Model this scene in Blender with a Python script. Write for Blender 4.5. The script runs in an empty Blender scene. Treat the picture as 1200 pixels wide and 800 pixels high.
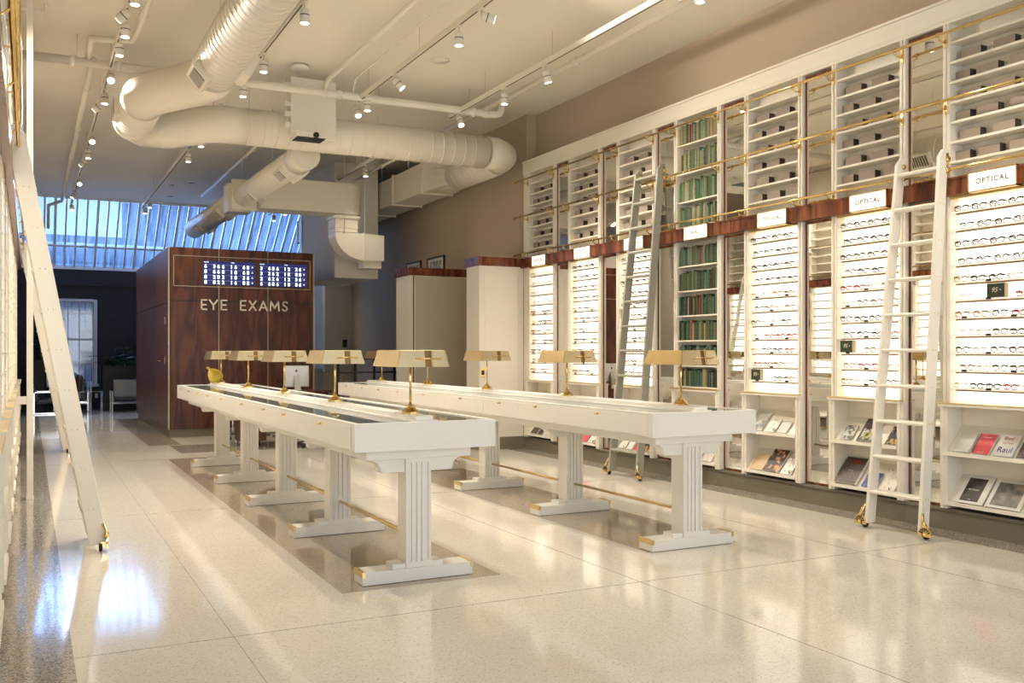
import bpy, math, random
from mathutils import Vector, Matrix
random.seed(7)
SC = bpy.context.scene
COL = SC.collection
PI = math.pi
# ------------------------------------------------------------------ camera
cam = bpy.data.objects.new('camera', bpy.data.cameras.new('camera'))
COL.objects.link(cam)
cam.data.sensor_fit = 'HORIZONTAL'; cam.data.sensor_width = 36.0
cam.data.lens = 36.0 * 1103.0 / 1200.0
cam.data.shift_y = 12.3 / 1200.0
cam.data.clip_start = 0.05; cam.data.clip_end = 200
YAW = math.atan((600 - 34) / 1103.0)
cam.location = (0, 0, 1.5)
cam.rotation_euler = (PI / 2, 0, -YAW)
SC.camera = cam
# ------------------------------------------------------------------ world, exposure
SC.view_settings.view_transform = 'Standard'
SC.view_settings.look = 'None'
SC.view_settings.gamma = 1.0
SC.view_settings.use_curve_mapping = False
SC.view_settings.exposure = 0.08
W = bpy.data.worlds.new('dusk_sky'); SC.world = W; W.use_nodes = True
nt = W.node_tree; nt.nodes.clear()
wo = nt.nodes.new('ShaderNodeOutputWorld'); wb = nt.nodes.new('ShaderNodeBackground')
tc = nt.nodes.new('ShaderNodeTexCoord'); sx = nt.nodes.new('ShaderNodeSeparateXYZ')
cr = nt.nodes.new('ShaderNodeValToRGB')
cr.color_ramp.elements[0].position = 0.0; cr.color_ramp.elements[0].color = (0.86, 0.95, 1.0, 1)
cr.color_ramp.elements[1].position = 0.6; cr.color_ramp.elements[1].color = (0.10, 0.24, 0.62, 1)
e = cr.color_ramp.elements.new(0.2); e.color = (0.66, 0.83, 1.0, 1)
nt.links.new(tc.outputs['Generated'], sx.inputs[0]); nt.links.new(sx.outputs['Z'], cr.inputs[0])
nt.links.new(cr.outputs[0], wb.inputs[0]); wb.inputs[1].default_value = 1.35
nt.links.new(wb.outputs[0], wo.inputs[0])


def area_light(name, loc, rot, sx_, sy_, energy, color):
    l = bpy.data.lights.new(name, 'AREA'); l.shape = 'RECTANGLE'; l.size = sx_; l.size_y = sy_
    l.energy = energy; l.color = color
    o = bpy.data.objects.new(name, l); COL.objects.link(o); o.location = loc; o.rotation_euler = rot
    return o
# daylight entering through the storefront glazing behind the camera
area_light('storefront_daylight', (2.6, -3.6, 2.0), (PI / 2, 0, 0), 6.2, 3.6, 225, (0.93, 0.96, 1.0))
# dusk light entering by the sloped glass roof at the back
area_light('glass_roof_daylight', (3.3, 26.6, 5.3), (-math.radians(52), 0, 0), 6.6, 2.0, 320, (0.50, 0.64, 1.0))
SPOT_W = 140
SPOT_COL = (1.0, 0.895, 0.755)
CLEAR_TOP = None

# ------------------------------------------------------------------ materials
M = {}


def mat(name, col, rough=0.5, metal=0.0, var=0.06, scale=8.0, bump=0.0, emit=None, estr=0.0, coat=0.0, spec=0.5,
        stretch=None, col2=None, trans=0.0, ior=1.45, thr=None, alpha=1.0):
    m = bpy.data.materials.new(name); m.use_nodes = True
    n = m.node_tree.nodes; l = m.node_tree.links
    b = n['Principled BSDF']
    b.inputs['Roughness'].default_value = rough; b.inputs['Metallic'].default_value = metal
    b.inputs['Coat Weight'].default_value = coat; b.inputs['Coat Roughness'].default_value = 0.05
    b.inputs['Specular IOR Level'].default_value = spec
    b.inputs['Transmission Weight'].default_value = trans; b.inputs['IOR'].default_value = ior
    t = n.new('ShaderNodeTexCoord'); mp = n.new('ShaderNodeMapping')
    l.new(t.outputs['Object'], mp.inputs[0])
    if stretch: mp.inputs['Scale'].default_value = stretch
    ns = n.new('ShaderNodeTexNoise'); ns.inputs['Scale'].default_value = scale; ns.inputs['Detail'].default_value = 4
    l.new(mp.outputs[0], ns.inputs['Vector'])
    r = n.new('ShaderNodeValToRGB')
    c2 = col2 if col2 else tuple(max(0, c * (1 - var)) for c in col)
    c1 = col if col2 else tuple(min(1, c * (1 + var)) for c in col)
    r.color_ramp.elements[0].color = (*c2, 1); r.color_ramp.elements[1].color = (*c1, 1)
    if thr:
        r.color_ramp.elements[0].position = thr[0]; r.color_ramp.elements[1].position = thr[1]
    l.new(ns.outputs['Fac'], r.inputs[0]); l.new(r.outputs[0], b.inputs['Base Color'])
    if bump:
        bp = n.new('ShaderNodeBump'); bp.inputs['Strength'].default_value = bump; bp.inputs['Distance'].default_value = 0.01
        l.new(ns.outputs['Fac'], bp.inputs['Height']); l.new(bp.outputs[0], b.inputs['Normal'])
    if emit:
        b.inputs['Emission Color'].default_value = (*emit, 1); b.inputs['Emission Strength'].default_value = estr
    M[name] = m
    return m


mat('cabinet_paint', (0.82, 0.765, 0.66), 0.38, var=0.015, scale=3)
mat('table_paint', (0.83, 0.80, 0.74), 0.32, var=0.012, scale=3)
mat('duct_paint', (0.80, 0.74, 0.62), 0.42, var=0.03, scale=2)
mat('pipe_paint', (0.80, 0.75, 0.65), 0.4, var=0.02)
mat('ceiling_paint', (0.84, 0.79, 0.68), 0.7, var=0.02, scale=1.2)
mat('beige_wall', (0.47, 0.385, 0.285), 0.75, var=0.04, scale=1.5)
mat('grey_wall', (0.36, 0.35, 0.35), 0.75, var=0.04, scale=1.5)
mat('dark_wall', (0.032, 0.032, 0.034), 0.7, var=0.1, scale=1.5)
mat('panel_beige', (0.56, 0.50, 0.40), 0.55, var=0.03, scale=2)
mat('kick_olive', (0.20, 0.175, 0.125), 0.5, var=0.05)
mat('brass', (0.83, 0.62, 0.27), 0.16, metal=1.0, var=0.08, scale=14)
mat('satin_brass', (0.74, 0.55, 0.25), 0.28, metal=1.0, var=0.05, scale=14)
mat('pale_reflection_brass', (0.86, 0.76, 0.52), 0.24, metal=1.0, var=0.04)  # brass made paler: part of the bright reflection on lamp ends is in its colour
mat('dark_reflection_brass', (0.30, 0.19, 0.08), 0.35, metal=0.7)  # brass with its dark brown reflections painted into the colour
mat('strip_champagne', (0.42, 0.33, 0.22), 0.35, metal=0.5)
mat('chrome', (0.75, 0.76, 0.78), 0.12, metal=1.0, var=0.03)
mat('black_metal', (0.015, 0.015, 0.017), 0.4, var=0.1)
mat('black_leather', (0.03, 0.032, 0.036), 0.33, var=0.2, scale=30, bump=0.2)
mat('rubber', (0.012, 0.012, 0.012), 0.6)
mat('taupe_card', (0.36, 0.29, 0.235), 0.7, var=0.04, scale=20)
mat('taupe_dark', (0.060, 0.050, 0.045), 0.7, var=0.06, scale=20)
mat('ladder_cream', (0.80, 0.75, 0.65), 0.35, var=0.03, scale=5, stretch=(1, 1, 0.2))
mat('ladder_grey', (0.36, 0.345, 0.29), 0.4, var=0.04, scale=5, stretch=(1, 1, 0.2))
mat('lit_panel', (0.9, 0.87, 0.8), 0.5, emit=(1.0, 0.93, 0.80), estr=1.5)
mat('lit_shelf', (0.85, 0.82, 0.75), 0.3, emit=(1.0, 0.93, 0.82), estr=0.18)
mat('sign_face', (0.9, 0.88, 0.82), 0.4, emit=(1.0, 0.96, 0.88), estr=1.15)
mat('sign_ink', (0.26, 0.17, 0.08), 0.6)
mat('lamp_lens', (1, 1, 1), 0.3, emit=(1.0, 0.90, 0.74), estr=14)
mat('lens_black', (0.02, 0.02, 0.02), 0.4)
mat('glass_top', (0.62, 0.68, 0.66), 0.03, trans=0.75, spec=0.6, ior=1.5)
mat('tortoise', (0.14, 0.048, 0.016), 0.25, col2=(0.06, 0.022, 0.012), scale=60)
mat('dark_acetate', (0.030, 0.013, 0.009), 0.25, var=0.3, scale=60)
mat('amber_acetate', (0.55, 0.24, 0.07), 0.25, col2=(0.30, 0.10, 0.03), scale=60)
mat('red_acetate', (0.45, 0.05, 0.02), 0.25, var=0.3, scale=60)
mat('gold_wire', (0.55, 0.38, 0.18), 0.3, metal=0.8)
mat('lens_glass', (0.93, 0.93, 0.92), 0.02, trans=1.0, ior=1.02)
mat('tag_black', (0.02, 0.016, 0.014), 0.5, var=0.3, scale=200)
mat('card_green', (0.030, 0.048, 0.026), 0.6)
mat('card_navy', (0.016, 0.024, 0.055), 0.6)
mat('card_edge', (0.42, 0.33, 0.18), 0.6)
mat('print_cream', (0.80, 0.68, 0.52), 0.6)
mat('white_paper', (0.80, 0.77, 0.71), 0.6, var=0.03, scale=10)
mat('letter_cream', (0.80, 0.72, 0.58), 0.4)
mat('screen_glass', (0.01, 0.012, 0.05), 0.15, emit=(0.016, 0.022, 0.11), estr=1.0)
mat('screen_digit', (0.8, 0.9, 1), 0.3, emit=(0.75, 0.90, 1.0), estr=1.6)
mat('screen_band', (0.1, 0.1, 0.3), 0.3, emit=(0.10, 0.11, 0.30), estr=0.8)
mat('aluminium', (0.70, 0.70, 0.70), 0.3, metal=0.9)
mat('black_glass', (0.01, 0.01, 0.012), 0.08)
mat('yellow_gloss', (0.80, 0.60, 0.06), 0.12, coat=0.6)
mat('white_trim', (0.70, 0.72, 0.76), 0.5)
mat('mullion_paint', (0.86, 0.89, 0.93), 0.4, var=0.04)
mat('planter_black', (0.018, 0.018, 0.02), 0.5)
mat('leaf_green', (0.022, 0.065, 0.03), 0.22, var=0.4, scale=5)
mat('stem_green', (0.03, 0.05, 0.02), 0.5)
mat('dark_bronze', (0.07, 0.03, 0.018), 0.35)
mat('grille_dark', (0.10, 0.085, 0.07), 0.6)
mat('neighbour_blue', (0.12, 0.20, 0.36), 0.7, var=0.25, scale=0.5, stretch=(2, 2, 0.3))
mat('neighbour_pale', (0.50, 0.58, 0.68), 0.7, var=0.2, scale=0.5)
mat('neighbour_window', (0.03, 0.06, 0.12), 0.2)
mat('asphalt', (0.10, 0.10, 0.11), 0.8)
mat('grey_box', (0.26, 0.27, 0.30), 0.6)


def wood(name, c1, c2, c3, rough=0.22):
    m = bpy.data.materials.new(name); m.use_nodes = True
    n = m.node_tree.nodes; l = m.node_tree.links; b = n['Principled BSDF']
    b.inputs['Roughness'].default_value = rough
    b.inputs['Coat Weight'].default_value = 0.04; b.inputs['Specular IOR Level'].default_value = 0.35; b.inputs['Coat Roughness'].default_value = 0.15
    t = n.new('ShaderNodeTexCoord'); mp = n.new('ShaderNodeMapping'); mp.inputs['Scale'].default_value = (1, 1, 0.16)
    l.new(t.outputs['Object'], mp.inputs[0])
    ns = n.new('ShaderNodeTexNoise'); ns.inputs['Scale'].default_value = 3.2; ns.inputs['Detail'].default_value = 2
    ns.inputs['Distortion'].default_value = 0.6
    l.new(mp.outputs[0], ns.inputs['Vector'])
    # contour lines of the noise give the cathedral figure
    mu = n.new('ShaderNodeMath'); mu.operation = 'MULTIPLY'; mu.inputs[1].default_value = 10
    l.new(ns.outputs['Fac'], mu.inputs[0])
    fr = n.new('ShaderNodeMath'); fr.operation = 'PINGPONG'; fr.inputs[1].default_value = 1.0
    l.new(mu.outputs[0], fr.inputs[0])
    n2 = n.new('ShaderNodeTexNoise'); n2.inputs['Scale'].default_value = 26; n2.inputs['Detail'].default_value = 5
    l.new(mp.outputs[0], n2.inputs['Vector'])
    mx = n.new('ShaderNodeMath'); mx.operation = 'MULTIPLY_ADD'; mx.inputs[1].default_value = 0.55
    l.new(fr.outputs[0], mx.inputs[0])
    m3 = n.new('ShaderNodeMath'); m3.operation = 'MULTIPLY'; m3.inputs[1].default_value = 0.6
    l.new(n2.outputs['Fac'], m3.inputs[0]); l.new(m3.outputs[0], mx.inputs[2])
    r = n.new('ShaderNodeValToRGB')
    r.color_ramp.elements[0].position = 0.2; r.color_ramp.elements[0].color = (*c1, 1)
    r.color_ramp.elements[1].position = 0.85; r.color_ramp.elements[1].color = (*c3, 1)
    e = r.color_ramp.elements.new(0.5); e.color = (*c2, 1)
    l.new(mx.outputs[0], r.inputs[0]); l.new(r.outputs[0], b.inputs['Base Color'])
    M[name] = m


wood('rosewood', (0.028, 0.008, 0.003), (0.072, 0.019, 0.007), (0.120, 0.034, 0.012), 0.36)
wood('rosewood_light', (0.05, 0.014, 0.007), (0.15, 0.042, 0.018), (0.26, 0.085, 0.035))


def terrazzo(name, base, c_dark, c_light, amt):
    m = bpy.data.materials.new(name); m.use_nodes = True
    n = m.node_tree.nodes; l = m.node_tree.links; b = n['Principled BSDF']
    t = n.new('ShaderNodeTexCoord')
    v = n.new('ShaderNodeTexVoronoi'); v.inputs['Scale'].default_value = 130; l.new(t.outputs['Object'], v.inputs['Vector'])
    r = n.new('ShaderNodeValToRGB'); r.color_ramp.interpolation = 'CONSTANT'
    r.color_ramp.elements[0].color = (*base, 1); r.color_ramp.elements[1].position = 0.9 - amt
    r.color_ramp.elements[1].color = (*c_light, 1)
    e = r.color_ramp.elements.new(0.97 - amt * 0.6); e.color = (*c_dark, 1)
    sp = n.new('ShaderNodeSeparateColor'); l.new(v.outputs['Color'], sp.inputs[0]); l.new(sp.outputs[0], r.inputs[0])
    ns = n.new('ShaderNodeTexNoise'); ns.inputs['Scale'].default_value = 0.9; ns.inputs['Detail'].default_value = 5
    l.new(t.outputs['Object'], ns.inputs['Vector'])
    mr = n.new('ShaderNodeMapRange'); mr.inputs['To Min'].default_value = 0.90; mr.inputs['To Max'].default_value = 1.06
    l.new(ns.outputs['Fac'], mr.inputs[0])
    mx = n.new('ShaderNodeVectorMath'); mx.operation = 'SCALE'
    l.new(r.outputs[0], mx.inputs[0]); l.new(mr.outputs[0], mx.inputs['Scale']); l.new(mx.outputs[0], b.inputs['Base Color'])
    mr2 = n.new('ShaderNodeMapRange'); mr2.inputs['To Min'].default_value = 0.05; mr2.inputs['To Max'].default_value = 0.12
    l.new(ns.outputs['Fac'], mr2.inputs[0]); l.new(mr2.outputs[0], b.inputs['Roughness'])
    b.inputs['Specular IOR Level'].default_value = 0.5
    n3 = n.new('ShaderNodeTexNoise'); n3.inputs['Scale'].default_value = 2.2; l.new(t.outputs['Object'], n3.inputs['Vector'])
    bp = n.new('ShaderNodeBump'); bp.inputs['Strength'].default_value = 0.05; bp.inputs['Distance'].default_value = 0.02
    l.new(n3.outputs['Fac'], bp.inputs['Height']); l.new(bp.outputs[0], b.inputs['Normal'])
    M[name] = m


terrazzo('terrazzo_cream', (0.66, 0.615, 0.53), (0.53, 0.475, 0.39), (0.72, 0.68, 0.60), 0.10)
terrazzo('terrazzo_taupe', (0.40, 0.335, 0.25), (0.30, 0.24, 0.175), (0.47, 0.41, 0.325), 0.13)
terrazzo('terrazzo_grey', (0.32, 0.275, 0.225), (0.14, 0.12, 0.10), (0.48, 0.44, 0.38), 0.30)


def mirror_mat():
    m = bpy.data.materials.new('mirror_glass'); m.use_nodes = True
    n = m.node_tree.nodes; l = m.node_tree.links; b = n['Principled BSDF']
    b.inputs['Metallic'].default_value = 1; b.inputs['Roughness'].default_value = 0.015
    b.inputs['Base Color'].default_value = (0.80, 0.79, 0.75, 1)
    t = n.new('ShaderNodeTexCoord'); ns = n.new('ShaderNodeTexNoise'); ns.inputs['Scale'].default_value = 1.6
    l.new(t.outputs['Object'], ns.inputs['Vector'])
    bp = n.new('ShaderNodeBump'); bp.inputs['Strength'].default_value = 0.035; bp.inputs['Distance'].default_value = 0.02
    l.new(ns.outputs['Fac'], bp.inputs['Height']); l.new(bp.outputs[0], b.inputs['Normal'])
    M['mirror_glass'] = m


mirror_mat()


def pane_mat(name, tint, mixf):
    m = bpy.data.materials.new(name); m.use_nodes = True
    n = m.node_tree.nodes; l = m.node_tree.links
    n.remove(n['Principled BSDF']); out = n['Material Output']
    tr = n.new('ShaderNodeBsdfTransparent'); tr.inputs[0].default_value = (*tint, 1)
    tl = n.new('ShaderNodeBsdfTranslucent'); tl.inputs[0].default_value = (0.60, 0.75, 0.95, 1)
    gl = n.new('ShaderNodeBsdfGlossy'); gl.inputs['Roughness'].default_value = 0.05
    t = n.new('ShaderNodeTexCoord'); mp = n.new('ShaderNodeMapping'); mp.inputs['Scale'].default_value = (9, 0.5, 0.5)
    ns = n.new('ShaderNodeTexNoise'); ns.inputs['Scale'].default_value = 2.5; ns.inputs['Detail'].default_value = 5
    l.new(t.outputs['Object'], mp.inputs[0]); l.new(mp.outputs[0], ns.inputs['Vector'])
    mr = n.new('ShaderNodeMapRange'); mr.inputs['From Min'].default_value = 0.35; mr.inputs['From Max'].default_value = 0.7
    mr.inputs['To Min'].default_value = mixf * 0.5; mr.inputs['To Max'].default_value = min(1, mixf * 1.8)
    l.new(ns.outputs['Fac'], mr.inputs[0])
    mx = n.new('ShaderNodeMixShader'); l.new(mr.outputs[0], mx.inputs[0]); l.new(tr.outputs[0], mx.inputs[1]); l.new(tl.outputs[0], mx.inputs[2])
    m2 = n.new('ShaderNodeMixShader'); m2.inputs[0].default_value = 0.06
    l.new(mx.outputs[0], m2.inputs[1]); l.new(gl.outputs[0], m2.inputs[2]); l.new(m2.outputs[0], out.inputs[0])
    M[name] = m


pane_mat('streaky_glass', (0.74, 0.88, 1.0), 0.10)
pane_mat('clear_glass', (0.95, 0.97, 1.0), 0.03)


def cover_mat(name, base, ink, sc, thr=(0.5, 0.56), ink2=None):
    """printed cover: noise-shaped flat print"""
    return mat(name, ink, 0.4, col2=base, scale=sc, thr=thr)


cover_mat('cover_floral', (0.55, 0.54, 0.48), (0.09, 0.08, 0.06), 28)
cover_mat('cover_flower_dark', (0.035, 0.028, 0.025), (0.50, 0.46, 0.16), 14, (0.55, 0.62))
cover_mat('cover_brown', (0.06, 0.040, 0.033), (0.15, 0.10, 0.08), 90)
cover_mat('cover_navy_gold', (0.015, 0.018, 0.05), (0.55, 0.36, 0.06), 22, (0.52, 0.56))
cover_mat('cover_blue', (0.03, 0.06, 0.22), (0.22, 0.32, 0.50), 18, (0.55, 0.65))
cover_mat('cover_script', (0.76, 0.70, 0.60), (0.10, 0.06, 0.05), 34, (0.62, 0.65))
cover_mat('cover_red', (0.62, 0.07, 0.09), (0.70, 0.10, 0.12), 6)
cover_mat('cover_pink', (0.70, 0.22, 0.33), (0.80, 0.36, 0.45), 12)
cover_mat('cover_pale', (0.60, 0.58, 0.52), (0.64, 0.62, 0.57), 6)
cover_mat('cover_drawing', (0.78, 0.73, 0.64), (0.20, 0.13, 0.08), 26, (0.60, 0.64))
cover_mat('cover_photo_grey', (0.10, 0.09, 0.08), (0.36, 0.33, 0.29), 10, (0.35, 0.65))
cover_mat('cover_photo_pale', (0.56, 0.54, 0.50), (0.16, 0.17, 0.16), 9, (0.48, 0.60))
cover_mat('cover_tan', (0.52, 0.35, 0.18), (0.58, 0.40, 0.22), 4)
cover_mat('cover_art_dark', (0.025, 0.018, 0.016), (0.60, 0.30, 0.12), 16, (0.52, 0.60))
cover_mat('cover_dark', (0.045, 0.036, 0.032), (0.085, 0.072, 0.066), 5)
cover_mat('cover_lettered', (0.70, 0.68, 0.66), (0.73, 0.71, 0.69), 5)

BOOKC = [('dark green', (0.020, 0.070, 0.038)), ('leaf green', (0.06, 0.19, 0.085)), ('teal', (0.02, 0.10, 0.095)), ('olive', (0.16, 0.16, 0.075)),
         ('sage green', (0.19, 0.27, 0.16)), ('tan', (0.48, 0.36, 0.18)), ('brown', (0.09, 0.045, 0.022)), ('black-green', (0.014, 0.030, 0.022)),
         ('sea green', (0.07, 0.20, 0.13)), ('red', (0.40, 0.04, 0.025)), ('moss green', (0.10, 0.13, 0.05)), ('patterned green', (0.10, 0.20, 0.11))]
for nm, c in BOOKC:
    c = tuple(v * .72 for v in c)
    mat('book_' + nm.replace(' ', '_').replace('-', '_'), c, 0.6, scale=60, stretch=(1, 1, 0.6), col2=c,
        thr=(0.60, 0.66))
    m = M['book_' + nm.replace(' ', '_').replace('-', '_')]
    rr = [x for x in m.node_tree.nodes if x.type == 'VALTORGB'][0]
    rr.color_ramp.elements[1].color = (0.55, 0.45, 0.24, 1) if nm in ('patterned green', 'dark green', 'olive', 'teal') else (*[min(1, x * 1.5) for x in c], 1)
    if nm == 'patterned green':
        rr.color_ramp.elements[0].position = 0.48; rr.color_ramp.elements[1].position = 0.54


# ------------------------------------------------------------------ mesh helpers
class MB:
    def __init__(self): self.v = []; self.f = []; self.s = []

    def box(self, x0, x1, y0, y1, z0, z1):
        i = len(self.v)
        self.v += [(x, y, z) for z in (z0, z1) for y in (y0, y1) for x in (x0, x1)]
        self.f += [(i, i + 2, i + 3, i + 1), (i + 4, i + 5, i + 7, i + 6), (i, i + 1, i + 5, i + 4), (i + 1, i + 3, i + 7, i + 5),
                   (i + 3, i + 2, i + 6, i + 7), (i + 2, i, i + 4, i + 6)]
        return self

    def quad(self, a, b, c, d):
        i = len(self.v); self.v += [a, b, c, d]; self.f.append((i, i + 1, i + 2, i + 3)); return self

    def hexa(self, bot, top):
        i = len(self.v); self.v += list(bot) + list(top)
        self.f += [(i + 3, i + 2, i + 1, i), (i + 4, i + 5, i + 6, i + 7)]
        for k in range(4): self.f.append((i + k, i + (k + 1) % 4, i + 4 + (k + 1) % 4, i + 4 + k))
        return self

    def prism(self, pts, axis, a, b):
        """pts 2D outline; axis 'x': pts=(y,z); 'y': pts=(x,z); 'z': pts=(x,y)"""
        def mk(p, t):
            return (t, p[0], p[1]) if axis == 'x' else ((p[0], t, p[1]) if axis == 'y' else (p[0], p[1], t))
        i = len(self.v); n = len(pts)
        self.v += [mk(p, a) for p in pts] + [mk(p, b) for p in pts]
        self.f.append(tuple(range(i + n - 1, i - 1, -1))); self.f.append(tuple(range(i + n, i + 2 * n)))
        for k in range(n): self.f.append((i + k, i + (k + 1) % n, i + n + (k + 1) % n, i + n + k))
        return self

    def tube(self, pts, r, n=8, closed=False, smooth=True):
        pts = [Vector(p) for p in pts]; m = len(pts); i0 = len(self.v)
        rs = r if isinstance(r, (list, tuple)) else [r] * m
        prev = None
        for k, p in enumerate(pts):
            if closed: d = (pts[(k + 1) % m] - pts[k - 1])
            else: d = (pts[min(k + 1, m - 1)] - pts[max(k - 1, 0)])
            d.normalize()
            if prev is None:
                up = Vector((0, 0, 1)) if abs(d.z) < 0.9 else Vector((1, 0, 0))
                a = d.cross(up).normalized()
            else:
                a = (prev - d * prev.dot(d))
                a = a.normalized() if a.length > 1e-6 else d.orthogonal().normalized()
            prev = a; b = d.cross(a)
            # widen mitres
            sc = 1.0
            if 0 < k < m - 1 and not closed:
                u = (pts[k] - pts[k - 1]).normalized(); w = (pts[k + 1] - pts[k]).normalized()
                cc = max(0.3, math.sqrt(max(0.0, (1 + u.dot(w)) / 2)))
                bis = (w - u)
                if bis.length > 1e-5:
                    bis.normalize()
                    for j in range(n):
                        t = 2 * PI * j / n; q = a * math.cos(t) + b * math.sin(t)
                        q = q + bis * q.dot(bis) * (1 / cc - 1)
                        self.v.append(tuple(p + q * rs[k]))
                    continue
            for j in range(n):
                t = 2 * PI * j / n
                self.v.append(tuple(p + (a * math.cos(t) + b * math.sin(t)) * rs[k]))
        segs = m if closed else m - 1
        for k in range(segs):
            for j in range(n):
                A = i0 + k * n + j; B = i0 + k * n + (j + 1) % n
                k2 = (k + 1) % m
                C_ = i0 + k2 * n + (j + 1) % n; D = i0 + k2 * n + j
                self.f.append((A, B, C_, D)); self.s.append(len(self.f) - 1)
        if not closed:
            self.f.append(tuple(i0 + j for j in range(n - 1, -1, -1)))
            self.f.append(tuple(i0 + (m - 1) * n + j for j in range(n)))
        return self

    def lathe(self, prof, c=(0, 0, 0), n=16, axis='z'):
        """prof: list of (r, h)"""
        i0 = len(self.v)
        for r, h in prof:
            for j in range(n):
                t = 2 * PI * j / n; a, b = r * math.cos(t), r * math.sin(t)
                p = (a, b, h) if axis == 'z' else ((h, a, b) if axis == 'x' else (b, h, a))
                self.v.append((c[0] + p[0], c[1] + p[1], c[2] + p[2]))
        for k in range(len(prof) - 1):
            for j in range(n):
                A = i0 + k * n + j; B = i0 + k * n + (j + 1) % n
                self.f.append((A, B, B + n, A + n)); self.s.append(len(self.f) - 1)
        self.f.append(tuple(i0 + j for j in range(n - 1, -1, -1)))
        m = len(prof) - 1
        self.f.append(tuple(i0 + m * n + j for j in range(n)))
        return self

    def build(self, name, m, parent=None, bevel=0.0, origin=None, smooth=True):
        me = bpy.data.meshes.new(name)
        o = origin if origin is not None else (tuple(parent['_o']) if parent is not None and '_o' in parent else (0, 0, 0))
        vs = [(x - o[0], y - o[1], z - o[2]) for x, y, z in self.v] if any(o) else self.v
        me.from_pydata(vs, [], self.f)
        if smooth:
            for k in self.s: me.polygons[k].use_smooth = True
        me.materials.append(M[m] if isinstance(m, str) else m)
        ob = bpy.data.objects.new(name, me); COL.objects.link(ob)
        if parent is not None:
            ob.parent = parent; ob['_o'] = list(o)
        elif any(o): ob.location = o
        if bevel:
            bv = ob.modifiers.new('bevel', 'BEVEL'); bv.width = bevel; bv.segments = 2; bv.limit_method = 'ANGLE'
        return ob


def B(x0, x1, y0, y1, z0, z1): return MB().box(x0, x1, y0, y1, z0, z1)


def thing(name, label, cat, loc=(0, 0, 0), group=None):
    """an Empty at the thing's base; meshes are built in world coordinates and shifted to it"""
    o = bpy.data.objects.new(name, None); COL.objects.link(o)
    o.empty_display_size = 0.1
    o.location = loc; o['_o'] = list(loc)
    o['label'] = label; o['category'] = cat
    if group: o['group'] = group
    return o


def tag(o, label, cat, group=None):
    o['label'] = label; o['category'] = cat
    if group: o['group'] = group
    return o


def struct(o):
    o['kind'] = 'structure'; return o


KIDS = {}


def kids(o):
    return [c for c in o.children]


def copy_tree(o, parent=None):
    c = o.copy(); COL.objects.link(c)
    if parent is not None: c.parent = parent
    for ch in list(o.children): copy_tree(ch, c)
    return c


def dup(root, loc, label, group=None, rz=None):
    c = copy_tree(root); c.location = loc; c['label'] = label
    if group: c['group'] = group
    if rz is not None: c.rotation_euler = (0, 0, rz)
    return c


def text_obj(name, body, size, m, parent, loc, rot, extrude=0.001, align='CENTER', shear=0.0, space=1.0, offset=0.0):
    cu = bpy.data.curves.new(name, 'FONT'); cu.body = body; cu.size = size; cu.extrude = extrude
    cu.align_x = align; cu.align_y = 'CENTER'; cu.shear = shear; cu.space_character = space; cu.resolution_u = 3; cu.offset = offset
    tmp = bpy.data.objects.new(name + '_tmp', cu); COL.objects.link(tmp)
    bpy.context.view_layer.update()
    me = bpy.data.meshes.new_from_object(tmp)
    bpy.data.objects.remove(tmp)
    me.materials.clear(); me.materials.append(M[m])
    o = bpy.data.objects.new(name, me); COL.objects.link(o)
    po = parent['_o'] if parent is not None and '_o' in parent else (0, 0, 0)
    o.parent = parent
    o.location = (loc[0] - po[0], loc[1] - po[1], loc[2] - po[2]); o.rotation_euler = rot
    return o


FACE_MX = (PI / 2, 0, -PI / 2)     # text that faces -X
FACE_MY = (PI / 2, 0, 0)           # text that faces -Y
ORD = ['first', 'second', 'third', 'fourth', 'fifth', 'sixth', 'seventh', 'eighth', 'ninth', 'tenth', 'eleventh', 'twelfth', 'thirteenth',
       'fourteenth', 'fifteenth', 'sixteenth', 'seventeenth', 'eighteenth', 'nineteenth', 'twentieth', 'twenty-first', 'twenty-second',
       'twenty-third', 'twenty-fourth', 'twenty-fifth', 'twenty-sixth', 'twenty-seventh', 'twenty-eighth', 'twenty-ninth', 'thirtieth',
       'thirty-first', 'thirty-second', 'thirty-third', 'thirty-fourth']

# ================================================================== ROOM SHELL
CZ = 5.22; XL = -0.37; XR = 7.10
fl = struct(B(XL - .1, XR + .1, -3.2, 27.0, -0.1, 0).build('floor', 'terrazzo_cream'))
# darker terrazzo bands laid in the floor
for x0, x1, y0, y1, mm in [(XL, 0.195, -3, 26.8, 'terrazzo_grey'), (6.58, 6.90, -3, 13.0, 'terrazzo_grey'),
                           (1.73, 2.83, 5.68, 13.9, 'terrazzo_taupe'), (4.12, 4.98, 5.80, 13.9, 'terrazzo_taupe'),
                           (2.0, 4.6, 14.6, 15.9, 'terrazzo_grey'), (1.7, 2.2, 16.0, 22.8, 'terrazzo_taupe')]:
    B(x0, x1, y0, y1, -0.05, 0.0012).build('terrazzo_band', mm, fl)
jb = MB()
for x in (0.96, 3.55, 5.55): jb.box(x - .0008, x + .0008, -3, 26.8, -0.02, 0.0016)
for y in (0.9, 5.08, 9.3, 13.9, 18.0, 22.0): jb.box(XL, XR, y - .0008, y + .0008, -0.02, 0.0016)
jo = jb.build('divider_strip', 'terrazzo_grey', fl)

ce = struct(B(XL - .1, XR + .1, -3.2, 24.9, CZ, CZ + 0.1).build('ceiling', 'ceiling_paint'))
struct(B(XL - .15, XL, -3.2, 27.0, -0.1, CZ + .1).build('wall_left', 'beige_wall'))
wr = MB().box(XR, XR + .15, -3.2, 13.0, -0.1, CZ + .1)
wr.box(6.93, XR + .15, 13.0, 15.0, -0.1, CZ + .1).box(7.02, XR + .15, 15.0, 27.0, -.1, CZ + .1)
struct(wr.build('wall_right', 'beige_wall'))
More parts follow.
